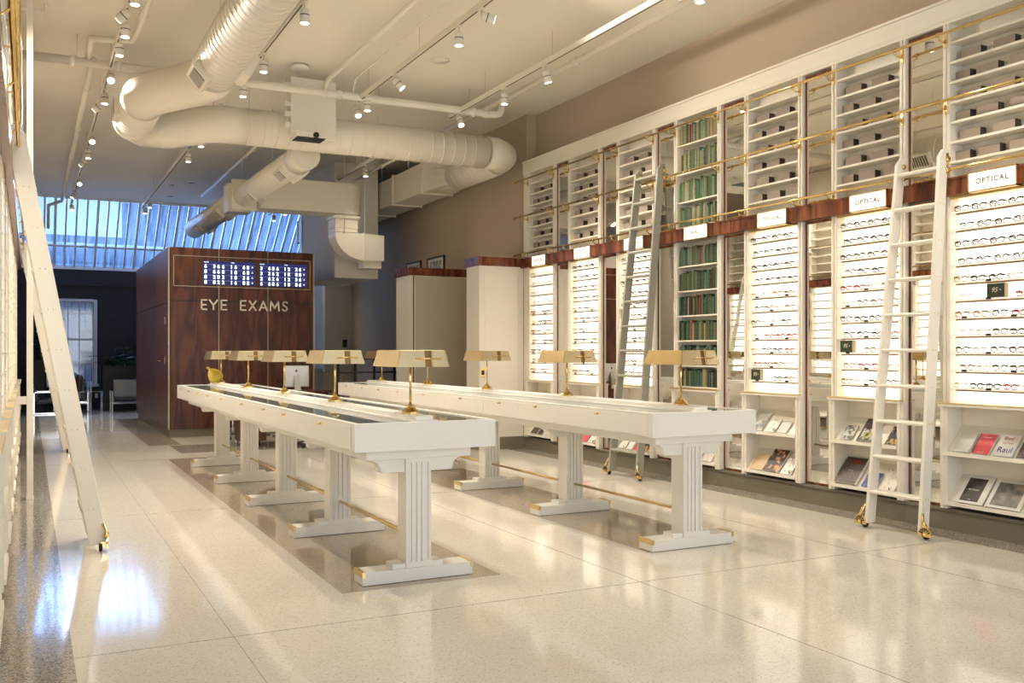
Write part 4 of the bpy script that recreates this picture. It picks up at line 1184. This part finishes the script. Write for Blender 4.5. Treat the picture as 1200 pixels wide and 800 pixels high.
t = thing('spiral_duct', 'large cream spiral air duct hung under the ceiling', 'duct', (1.75, 8, 4.2))
DZ = 4.48; DR = .24
segs = [[(1.75, -2.6, DZ), (1.75, 10.75, DZ)], ]
MB().tube([(1.75, -2.6, DZ), (1.75, 10.3, DZ)], DR, 32).build('main_run', 'duct_paint', t)
ribbed([(1.75, 2.0, DZ), (1.75, 10.3, DZ)], DR, 'liner', 'duct_paint', t)
MB().tube([(1.75, 10.3, DZ), (1.75, 10.60, DZ), (1.60, 11.0, DZ), (1.34, 11.42, DZ), (1.20, 11.75, DZ), (1.20, 11.95, DZ)], DR + .001, 32).build('elbow', 'duct_paint', t)
ribbed([(1.20, 11.95, DZ), (1.20, 12.95, DZ)], DR, 'short_run', 'duct_paint', t, .09)
MB().tube([(1.20, 12.90, DZ), (1.20, 13.1, DZ), (1.36, 13.38, DZ), (1.66, 13.38, DZ), (2.08, 12.80, DZ), (2.30, 12.7, DZ), (2.55, 12.7, DZ)], DR + .001, 32).build('elbow', 'duct_paint', t)
ribbed([(2.50, 12.7, DZ), (6.05, 12.7, DZ)], DR, 'cross_run', 'duct_paint', t, .17)
MB().tube([(6.05, 12.7, DZ), (6.24, 12.73, DZ), (6.40, 12.86, DZ), (6.45, 13.05, DZ)], DR, 32).build('elbow', 'duct_paint', t)
ribbed([(6.45, 13.05, DZ), (6.45, 14.6, DZ)], DR, 'return_run', 'duct_paint', t, .15)
for y in (4.5, 7.5, 10): MB().tube([(1.75, y, DZ + DR), (1.75, y, CZ)], .006, 5).build('hanger', 'pipe_paint', t)
for x in (2.6, 4.4, 6.0): MB().tube([(x, 12.7, DZ + DR), (x, 12.7, CZ)], .006, 5).build('hanger', 'pipe_paint', t)
def grille(t, cx, cy, cz, side, r, ln, w, h):
    """register box on a duct along Y; side = angle from straight down, in XZ plane"""
    a = math.radians(side)
    n = Vector((math.sin(a), 0, -math.cos(a))); u = Vector((math.cos(a), 0, math.sin(a))); c = Vector((cx, cy, cz))
    def P(uu, y, nn): return tuple(c + u * uu + n * nn + Vector((0, y, 0)))
    def bx(u0, u1, y0, y1, n0, n1):
        return MB().hexa([P(u0, y0, n0), P(u1, y0, n0), P(u1, y1, n0), P(u0, y1, n0)], [P(u0, y0, n1), P(u1, y0, n1), P(u1, y1, n1), P(u0, y1, n1)])
    g = bx(-w / 2, w / 2, -ln / 2, ln / 2, r * .7, r + h).build('register_box', 'duct_paint', t)
    bx(-w / 2 + .03, w / 2 - .03, -ln / 2 + .04, ln / 2 - .04, r + h, r + h + .002).build('register_opening', 'grille_dark', g)
    s = MB()
    k = 8
    for j in range(k):
        y = -ln / 2 + .05 + (ln - .1) * (j + .5) / k
        q = bx(-w / 2 + .03, w / 2 - .03, y - .004, y + .004, r + h + .001, r + h + .008)
        i0 = len(s.v); s.v += q.v; s.f += [tuple(x + i0 for x in f_) for f_ in q.f]
    s.build('louvre', 'duct_paint', g)
grille(t, 1.75, 10.0, DZ, -50, DR, .42, .22, .06)
grille(t, 1.75, 9.75, DZ, 62, DR, .42, .22, .06)
grille(t, 1.20, 12.45, DZ, -88, DR, .42, .22, .05)
# rectangular return duct to the back, along the right wall
t = thing('rectangular_duct', 'big cream rectangular duct running back along the right wall', 'duct', (6.55, 16, 4.35))
rx0, rx1, rz0, rz1 = 6.27, 6.84, 4.36, 4.89
R0 = [(6.45 + DR * math.cos(2 * PI * j / 16), 14.6, DZ + DR * math.sin(2 * PI * j / 16)) for j in range(16)]
tr = MB(); n = 16
i0 = 0
def sqp(j):
    a = 2 * PI * j / 16; cx, cz = (rx0 + rx1) / 2, (rz0 + rz1) / 2
    x, z = math.cos(a), math.sin(a); k = 1 / max(abs(x), abs(z))
    return (cx + x * k * (rx1 - rx0) / 2, 15.5, cz + z * k * (rz1 - rz0) / 2)
tr.v = R0 + [sqp(j) for j in range(16)]
for j in range(16): tr.f.append((j, (j + 1) % 16, 16 + (j + 1) % 16, 16 + j))
tr.build('transition', 'duct_paint', t)
yy = [15.5, 15.75, 17.25, 18.75, 20.3, 22.0, 24.5]
for i in range(len(yy) - 1):
    B(rx0, rx1, yy[i], yy[i + 1], rz0, rz1).build('duct_section', 'duct_paint', t)
    B(rx0 - .03, rx1 + .03, yy[i + 1] - .02, yy[i + 1] + .02, rz0 - .03, rz1 + .03).build('flange', 'duct_paint', t)
for y in (16.5, 18, 19.5): MB().tube([(6.3, y, 4.89), (6.3, y, CZ)], .006, 5).build('hanger', 'pipe_paint', t)
# exam-area ducts
t = thing('branch_duct', 'smaller spiral duct with grilles descending toward the glass roof', 'duct', (3.45, 16, 4.1))
bz = 4.28; bx_ = 3.42; br = .19
ribbed([(bx_ + .06, 13.6, bz), (bx_, 17.1, bz)], br, 'front_run', 'duct_paint', t, .10)
MB().tube([(bx_ + .06, 13.15, bz), (bx_ + .06, 13.6, bz)], br + .015, 24).build('collar', 'duct_paint', t)
MB().tube([(bx_ - .02, 17.9, bz), (bx_ - .1, 22.2, bz)], br + .02, 24).build('rear_run', 'duct_paint', t)
B(bx_ - .22, bx_ + .22, 17.1, 17.16, 4.03, 4.57).build('flange', 'duct_paint', t)
B(bx_ - .22, bx_ + .20, 17.5, 17.9, 4.05, 4.56).build('junction_box', 'duct_paint', t)
for y in (14.0, 16.2, 18.6, 20.9):
    xx = bx_ + .05 if y < 17 else bx_ - .06
    grille(t, xx, y, bz, -42, br, .42, .20, .05); grille(t, xx, y, bz, 42, br, .42, .20, .05)
for y in (14.5, 16.8): MB().tube([(bx_ - .1, y, bz + br), (bx_ - .1, y, CZ)], .006, 5).build('hanger', 'pipe_paint', t)
t = thing('cross_duct', 'cream rectangular duct crossing above the exam room, ending in drop elbow', 'duct', (4.4, 17, 4.05))
B(3.66, 5.32, 16.9, 17.45, 4.06, 4.62).build('duct_section', 'duct_paint', t)
n = 10
arc = [(5.32 + .26 * math.sin(PI / 2 * j / n), 17.16 - .26 * math.cos(PI / 2 * j / n)) for j in range(n + 1)]
MB().prism(arc + [(5.58, 17.45), (5.32, 17.45)], 'z', 4.06, 4.62).build('rounded_end', 'duct_paint', t)
MB().box(5.03, 5.46, 16.95, 17.4, 3.725, 4.06).box(5.0, 5.5, 16.92, 17.43, 3.98, 4.03).box(5.01, 5.48, 16.94, 17.41, 3.80, 3.82).build('drop', 'duct_paint', t)
arc = [(5.58 - .55 * math.cos(PI / 2 * j / n), 3.72 - .50 * math.sin(PI / 2 * j / n)) for j in range(n + 1)]
MB().prism([(5.03, 3.72)] + arc[1:] + [(5.98, 3.22), (5.98, 3.70), (5.46, 3.72)], 'y', 16.955, 17.395).build('lower_elbow', 'duct_paint', t)
MB().box(5.57, 5.60, 16.93, 17.42, 3.2, 3.73).build('flange', 'duct_paint', t)
MB().box(5.60, 5.94, 17.0, 17.36, 3.08, 3.22).build('outlet', 'duct_paint', t)
for x in (5.2, 5.59): MB().tube([(x, 16.93, 3.7), (x, 16.93, CZ)], .01, 5).build('hanger', 'pipe_paint', t)
t = thing('hanging_board', 'flat white hanging board with cables on its left edge', 'board', (3.37, 12.3, 4.3))
B(3.06, 3.67, 12.33, 12.36, 4.32, 5.12).build('panel', 'ceiling_paint', t)
cb = MB()
for z, d in ((5.0, .06), (4.75, .09), (4.62, .05), (4.48, .1)): cb.box(2.98, 3.05, 12.30, 12.38, z - .03, z + .03)
cb.tube([(3.0, 12.33, 5.1), (2.99, 12.33, 4.8), (3.03, 12.33, 4.5), (3.02, 12.33, 4.38)], .008, 5)
cb.build('wiring_bracket', 'pipe_paint', t)
MB().tube([(3.14, 12.33, 5.1), (3.14, 12.33, CZ)], .008, 6).tube([(3.6, 12.33, 5.1), (3.6, 12.33, CZ)], .008, 6).build('hanger', 'pipe_paint', t)
MB().lathe([(0, 0), (.11, 0), (.12, .03), (.10, .05), (0, .05)], (3.12, 12.1, CZ - .06), 20).build('ceiling_plate', 'pipe_paint', t)
t = thing('projector', 'small black and white projector hanging under the white board', 'projector', (3.3, 12.1, 4.25))
MB().box(3.05, 3.44, 11.98, 12.28, 4.27, 4.35).build('case', 'pipe_paint', t, bevel=.01)
MB().box(3.06, 3.43, 11.99, 12.27, 4.262, 4.27).build('underside', 'lens_black', t)
MB().lathe([(0, -.03), (.035, -.03), (.04, 0)], (3.3, 11.98, 4.30), 14, 'y').build('lens', 'lens_black', t)
MB().tube([(3.3, 12.2, 4.35), (3.3, 12.33, 4.42)], .012, 6).build('mount', 'pipe_paint', t)

# ================================================================== PIPES, TRACKS, SPOTLIGHTS
def pipe(label, pts, r, couplings=(), hang=()):
    t = thing('ceiling_pipe', label, 'pipe', pts[0])
    MB().tube(pts, r, 12).build('tube', 'pipe_paint', t)
    for c in couplings:
        p, ax = c
        MB().lathe([(r, -.03), (r + .014, -.028), (r + .014, .028), (r, .03)], p, 12, ax).build('coupling', 'pipe_paint', t)
    for p in hang: MB().tube([p, (p[0], p[1], CZ)], .005, 5).build('hanger', 'pipe_paint', t)
    return t
PZ = 4.90; PY = 12.12
pipe('thick white sprinkler pipe crossing the room in front of the cross duct', [(-.3, PY, PZ), (5.95, PY, PZ), (6.02, PY, PZ + .03), (6.05, PY, PZ + .1), (6.05, PY, 5.05)], .052,
     [((.45, PY, PZ), 'x'), ((.95, PY, PZ), 'x'), ((3.45, PY, PZ), 'x'), ((3.65, PY, PZ), 'x'), ((5.6, PY, PZ), 'x'), ((5.8, PY, PZ), 'x')], [(.5, PY, PZ), (1.9, PY, PZ), (2.7, PY, PZ), (5.55, PY, PZ)])
pipe('white pipe along the ceiling by the left track', [(.67, 12.12, 4.95), (.67, 23.8, 4.95), (.4, 24.3, 4.9), (.4, 24.6, 4.4)], .035, [((.67, y, 4.95), 'y') for y in (13.5, 16, 18.5, 21)])
pipe('white branch pipe with elbows at upper left', [(1.07, 5.0, 5.02), (1.07, 11.1, 5.02), (1.03, 11.3, 4.98), (.68, 11.45, 4.98), (.62, 11.5, 5.0), (.62, 11.9, 4.98), (.62, 12.1, 4.95)], .035, [((1.07, 10.6, 5.02), 'y')])
pipe('white pipe running from the camera to the cross pipe', [(3.45, 3.0, 5.03), (3.45, 11.9, 5.03), (3.45, 12.1, 4.95)], .032, [((3.45, y, 5.03), 'y') for y in (6, 8.5, 10.2)])
pipe('white sprinkler line beyond the cross duct', [(3.45, 13.2, 5.0), (3.45, 22.0, 5.0)], .028, [((3.45, y, 5.0), 'y') for y in (14.3, 16.5, 18.8)])
pipe('thin conduit beside the middle track, dropping to the cross pipe', [(3.83, 3.0, 5.10), (3.83, 11.95, 5.10), (3.83, 12.0, 5.05), (3.83, 12.08, 4.95)], .013, [], [])
pipe('white pipe beside the right-hand track', [(5.78, 3.0, 4.95), (5.78, 13.6, 4.95)], .036, [((5.78, y, 4.95), 'y') for y in (6.6, 9.6)], [(5.78, 7.6, 4.95)])
pipe('thin white pipe near the far right above the duct', [(5.75, 13.9, 4.9), (5.75, 19.0, 4.9)], .025, [((5.75, 16.4, 4.9), 'y')])
TRK = {'A': (.86, 6.0, 24.2), 'B': (2.36, 5.0, 12.1), 'B2': (2.36, 13.4, 23.6), 'C': (3.95, 4.0, 12.35), 'D': (5.40, 3.5, 12.5), 'D2': (5.40, 14.5, 18.8), 'E': (5.25, 20.6, 23.4)}
TLB = {'A': 'left ceiling light track over the aisle', 'B': 'white light track right of the big duct', 'B2': 'white light track beyond the cross duct', 'C': 'white light track over the right table',
       'D': 'white light track nearest the right wall', 'D2': 'short light track near the far right duct', 'E': 'short light track in front of the blue glass'}
for kx, (x, a, b) in TRK.items():
    t = thing('light_track', TLB[kx], 'light track', (x, a, 4.9))
    B(x - .022, x + .022, a, b, 4.87, 4.93).build('channel', 'pipe_paint', t)
    B(x - .008, x + .008, a + .02, b - .02, 4.868, 4.871).build('slot', 'grille_dark', t)
    y = a + .6
    while y < b:
        MB().tube([(x, y, 4.93), (x, y, CZ)], .003, 4).build('hanger_wire', 'satin_brass', t)
        y += 1.8
def spot(x, y, tilt, yaw, label, power, bare=False):
    if x > 5.2 and y > 14: power *= .35
    t = thing('track_spotlight', label, 'spotlight', (x, y, 4.87), 'track spotlights')
    t['_o'] = [0, 0, 0]
    B(-.018, .018, -.05, .05, -.02, 0).build('adapter', 'pipe_paint', t)
    MB().tube([(0, 0, -.02), (0, 0, -.07)], .008, 6).build('stem', 'pipe_paint', t)
    h = MB()
    h.lathe([(0, 0), (.030, 0), (.046, -.012), (.046, -.055), (.043, -.058), (.046, -.061), (.046, -.135), (.040, -.138)], (0, 0, 0), 18)
    can = h.build('lamp_can', 'pipe_paint', t); can.location = (0, 0, -.07)
    MB().lathe([(.0455, -.058), (.0468, -.058), (.0468, -.066), (.0455, -.066)], (0, 0, 0), 18).build('black_ring', 'lens_black', can)
    MB().lathe([(0, -.1385), (.038, -.1385), (.038, -.1395), (0, -.1395)], (0, 0, 0), 18).build('lens', 'lamp_lens', can)
    can.rotation_euler = (tilt, 0, yaw)
    l = bpy.data.lights.new('lamp_light', 'SPOT'); l.energy = power; l.spot_size = math.radians(105); l.spot_blend = .7
    l.shadow_soft_size = .04; l.color = SPOT_COL
    lo = bpy.data.objects.new('lamp_light', l); COL.objects.link(lo); lo.parent = can; lo.location = (0, 0, -.16)
    return t
D2R = math.radians
SP = [('A', 9.2, 0, 0), ('A', 9.81, 50, -120), ('A', 10.19, 0, 0), ('A', 10.86, 0, 0), ('A', 12.15, 45, 0), ('A', 13.05, 0, 0), ('A', 13.62, 50, -120), ('A', 15.8, 45, 0), ('A', 16.85, 0, 0),
      ('A', 17.72, 40, -120), ('A', 19.87, 45, 0), ('A', 21.43, 30, -90), ('A', 23.4, 30, 0),
      ('B', 8.97, 0, 0), ('B', 10.75, 0, 0), ('B', 11.9, 0, 0), ('B2', 15.1, 0, 0), ('B2', 16.4, 0, 0), ('B2', 22.0, 0, 0), ('B2', 22.98, 0, 0),
      ('C', 8.36, 75, 70), ('C', 8.9, 0, 0), ('C', 10.8, 40, 60), ('C', 11.85, 0, 0), ('C', 12.3, 30, 0),
      ('D', 6.8, 0, 0), ('D', 9.66, 15, 90), ('D', 10.74, 0, 0), ('D', 12.15, 30, 0), ('D2', 16.3, 0, 0), ('D2', 18.15, 35, 0), ('E', 21.7, 0, 0), ('E', 22.8, 0, 0),
      # lamps above and behind the camera, on the same tracks
      ('B', 6.2, 0, 0), ('C', 5.4, 0, 0), ('D', 4.4, 15, 90), ('A', 6.6, 0, 0)]
cnt = {}
for kx, y, tl, yw in SP:
    cnt[kx] = cnt.get(kx, 0) + 1
    x = TRK[kx][0]
    # tilt: rotate the can so that the lens leans towards -Y (tl about X) or sideways by yaw
    spot(x, y, -D2R(tl), D2R(yw), 'white track spotlight, %s along the %s' % (ORD[cnt[kx] - 1], TLB[kx]), SPOT_W)
# ceiling fittings
for x, y, lb in [(.09, 24.3, 'dark dome camera at left end of ceiling by the glass roof'), ]:
    t = thing('dome_camera', lb, 'camera', (x, y, CZ - .1))
    MB().lathe([(0, CZ), (.10, CZ), (.10, CZ - .05), (.085, CZ - .06)][::-1], (x, y, 0), 16).build('housing', 'grille_dark', t)
    MB().lathe([(.0, CZ - .12), (.05, CZ - .10), (.08, CZ - .06)], (x, y, 0), 16).build('dome', 'lens_black', t)
for x, y, r, lb in [(3.17, 21.6, .10, 'round recessed ceiling fitting left of the branch duct'), (2.83, 22.1, .06, 'small round ceiling detector near the glass roof'), (3.0, 23.7, .10, 'round ceiling fitting closest to the glass roof'), (4.67, 11.1, .12, 'faint round speaker grille in the ceiling over the tables')]:
    t = thing('ceiling_fitting', lb, 'ceiling fitting', (x, y, CZ - .03))
    MB().lathe([(0, CZ - .012), (r, CZ - .012), (r, CZ)], (x, y, 0), 20).build('ring', 'ceiling_paint', t)
    MB().lathe([(0, CZ - .016), (r * .7, CZ - .016), (r * .7, CZ - .011)], (x, y, 0), 20).build('grille', 'taupe_card' if r < .12 else 'ceiling_paint', t)

# ================================================================== BACK LOUNGE
def leaf_mesh():
    m = MB(); pr = [(0, .0), (.25, .045), (.55, .06), (.8, .035), (1.0, 0)]
    for s in (-1, 1):
        for i in range(4):
            a, b = pr[i], pr[i + 1]
            za, zb = -.25 * a[0] ** 2, -.25 * b[0] ** 2
            q = [(a[0], 0, za), (b[0], 0, zb), (b[0], s * b[1], zb + .02), (a[0], s * a[1], za + .02)]
            if s < 0: q = q[::-1]
            m.quad(*q)
    return m
LEAF = None
def plant(label, x0, x1, y, z, n, hmin, hmax, cat='plant'):
    global LEAF
    t = thing('leafy_plant', label, cat, ((x0 + x1) / 2, y, z), 'plants in the lounge')
    st = MB()
    random.seed(int(x0 * 100) + n)
    for i in range(n):
        bx = random.uniform(x0, x1); by = y + random.uniform(-.12, .12); h = random.uniform(hmin, hmax)
        tip = (bx + random.uniform(-.12, .12), by + random.uniform(-.15, .1), z + h)
        st.tube([(bx, by, z), ((bx + tip[0]) / 2, by, z + h * .6), tip], .006, 4)
        for q in range(2):
            if LEAF is None:
                LEAF = leaf_mesh().build('leaf', 'leaf_green', t, origin=(0, 0, 0)); o = LEAF
            else:
                o = LEAF.copy(); COL.objects.link(o); o.parent = t
            f_ = random.uniform(.6, 1)
            base = Vector((bx, by, z)).lerp(Vector(tip), f_)
            o.location = base - Vector(t.location)
            sc_ = random.uniform(.34, .55); o.scale = (sc_, sc_ * 1.4, sc_)
            o.rotation_euler = (random.uniform(-.4, .4), random.uniform(-.7, .3), random.uniform(0, 2 * PI))
    st.build('stem', 'stem_green', t)
def planter(label, x0, x1, y0, y1, h):
    t = thing('planter', label, 'planter', (x0, y0, 0), 'dark planters')
    MB().box(x0, x1, y0, y0 + .03, 0, h).box(x0, x1, y1 - .03, y1, 0, h).box(x0, x0 + .03, y0, y1, 0, h).box(x1 - .03, x1, y0, y1, 0, h).build('box', 'planter_black', t)
    B(x0 + .03, x1 - .03, y0 + .03, y1 - .03, .1, h - .05).build('soil', 'dark_bronze', t)
planter('tall black planter box against the dark back wall', 1.62, 3.2, 25.92, 26.38, 1.15)
plant('dark leafy plant in the black planter right of the window', 1.75, 3.0, 26.15, 1.1, 26, .15, .55)
planter('black planter box behind the left ladder', .0, .38, 25.9, 26.4, 1.3)
plant('tall dark plant beside the window behind the ladder', 0.12, .45, 26.1, 1.30, 22, .3, 1.45)
def lounge(label, x, y, rz):
    t = thing('lounge_chair', label, 'chair', (x, y, 0), 'black leather lounge chairs')
    t['_o'] = [0, 0, 0]
    MB().hexa([(-.31, -.30, .30), (.31, -.30, .30), (.31, .28, .24), (-.31, .28, .24)], [(-.31, -.30, .42), (.31, -.30, .42), (.31, .28, .36), (-.31, .28, .36)]).build('seat', 'black_leather', t, bevel=.03)
    MB().hexa([(-.31, .20, .36), (.31, .20, .36), (.31, .32, .34), (-.31, .32, .34)], [(-.31, .40, .82), (.31, .40, .82), (.31, .50, .80), (-.31, .50, .80)]).build('backrest', 'black_leather', t, bevel=.03)
    for s in (-1, 1):
        MB().box(s * .36 - .012, s * .36 + .012, -.33, -.28, 0, .55).box(s * .36 - .012, s * .36 + .012, .33, .38, 0, .55).box(s * .36 - .012, s * .36 + .012, -.33, .38, .53, .55).box(s * .36 - .012, s * .36 + .012, -.33, .38, .0, .015).build('side_frame', 'chrome', t)
    MB().box(-.36, .36, -.31, -.28, .22, .25).box(-.36, .36, .33, .36, .22, .25).build('cross_bar', 'chrome', t)
    t.rotation_euler = (0, 0, rz)
lounge('black leather lounge chair with chrome frame beside the exam room', 2.18, 25.35, 0)
lounge('black leather lounge chair half hidden behind the left ladder', .45, 25.3, PI / 2)
lounge('black leather lounge chair partly visible right of the left ladder', .98, 26.1, 0)
t = thing('side_table', 'small glass side table with chrome legs in the lounge', 'side table', (1.35, 25.4, 0))
B(1.08, 1.62, 25.15, 25.65, .52, .535).build('glass_top', 'glass_top', t)
for x in (1.1, 1.35, 1.6):
    for y in (25.17, 25.63): MB().tube([(x, y, 0), (x, y, .52)], .012, 6).build('leg', 'chrome', t)
t = thing('dark_vase', 'dark brown rounded vase beside the left ladder in the lounge', 'vase', (1.02, 25.9, 0.4))
MB().lathe([(0, .56), (.05, .56), (.06, .62), (.045, .70), (.085, .80), (.09, .88), (.06, .95), (0, .97)], (1.1, 25.35, -.02), 16).build('body', 'dark_bronze', t)
t = thing('radiator', 'white column radiator under the lounge window', 'radiator', (1.15, 26.7, 0))
for i in range(7): MB().tube([(1.0 + .07 * i, 26.68, .14), (1.0 + .07 * i, 26.68, .74)], .026, 8).build('column', 'white_trim', t)
MB().tube([(.98, 26.68, .16), (1.44, 26.68, .16)], .02, 6).tube([(.98, 26.68, .72), (1.44, 26.68, .72)], .02, 6).build('header', 'white_trim', t)
t = thing('socket_plate', 'small white socket plate low on the dark back wall', 'socket', (1.5, 26.7, .3))
B(1.53, 1.60, 26.78, 26.80, .30, .42).build('plate', 'white_trim', t)

# ================================================================== OUTSIDE, BEYOND THE GLASS
g = struct(B(-20, 30, 27.2, 60, -.2, -.1).build('ground_outside', 'asphalt'))
def building(label, x0, x1, y0, y1, h, m, ww, wh, sx_, sz_):
    t = thing('neighbouring_building', label, 'building', (x0, y0, 0), 'buildings beyond the glass roof')
    B(x0, x1, y0, y1, 0, h).build('walls', m, t)
    z = 1.0
    pr = None
    while z + wh < h:
        x = x0 + .6
        while x + ww < x1:
            if pr is None: pr = B(0, ww, -.04, .02, 0, wh).build('window', 'neighbour_window', t, origin=(0, 0, 0)); o = pr
            else: o = pr.copy(); COL.objects.link(o)
            o.location = (x - x0, 0, z)
            x += sx_
        z += sz_
    return t
building('pale tall building beyond the left of the glass roof', -12, 3.6, 40, 50, 6.0, 'neighbour_blue', 1.2, 1.4, 2.2, 2.6)
building('blue-grey building beyond the middle of the glass roof', 3.9, 16, 38, 48, 13, 'neighbour_blue', .9, 1.6, 1.8, 2.6)
building('dark blue building beyond the right of the glass roof', 5.6, 30, 31, 36, 17, 'neighbour_blue', .9, 1.6, 2.4, 3.0)
t = thing('yard_fence', 'tall barred fence seen through the lounge window', 'fence', (0, 29, 0))
for i in range(22): B(-1.5 + .17 * i, -1.47 + .17 * i, 29.0, 29.03, 0, 2.9).build('bar', 'neighbour_window', t)
for z in (.4, 2.55): B(-1.6, 2.4, 28.99, 29.04, z, z + .06).build('rail', 'neighbour_window', t)

for o in bpy.data.objects:
    if '_o' in o: del o['_o']
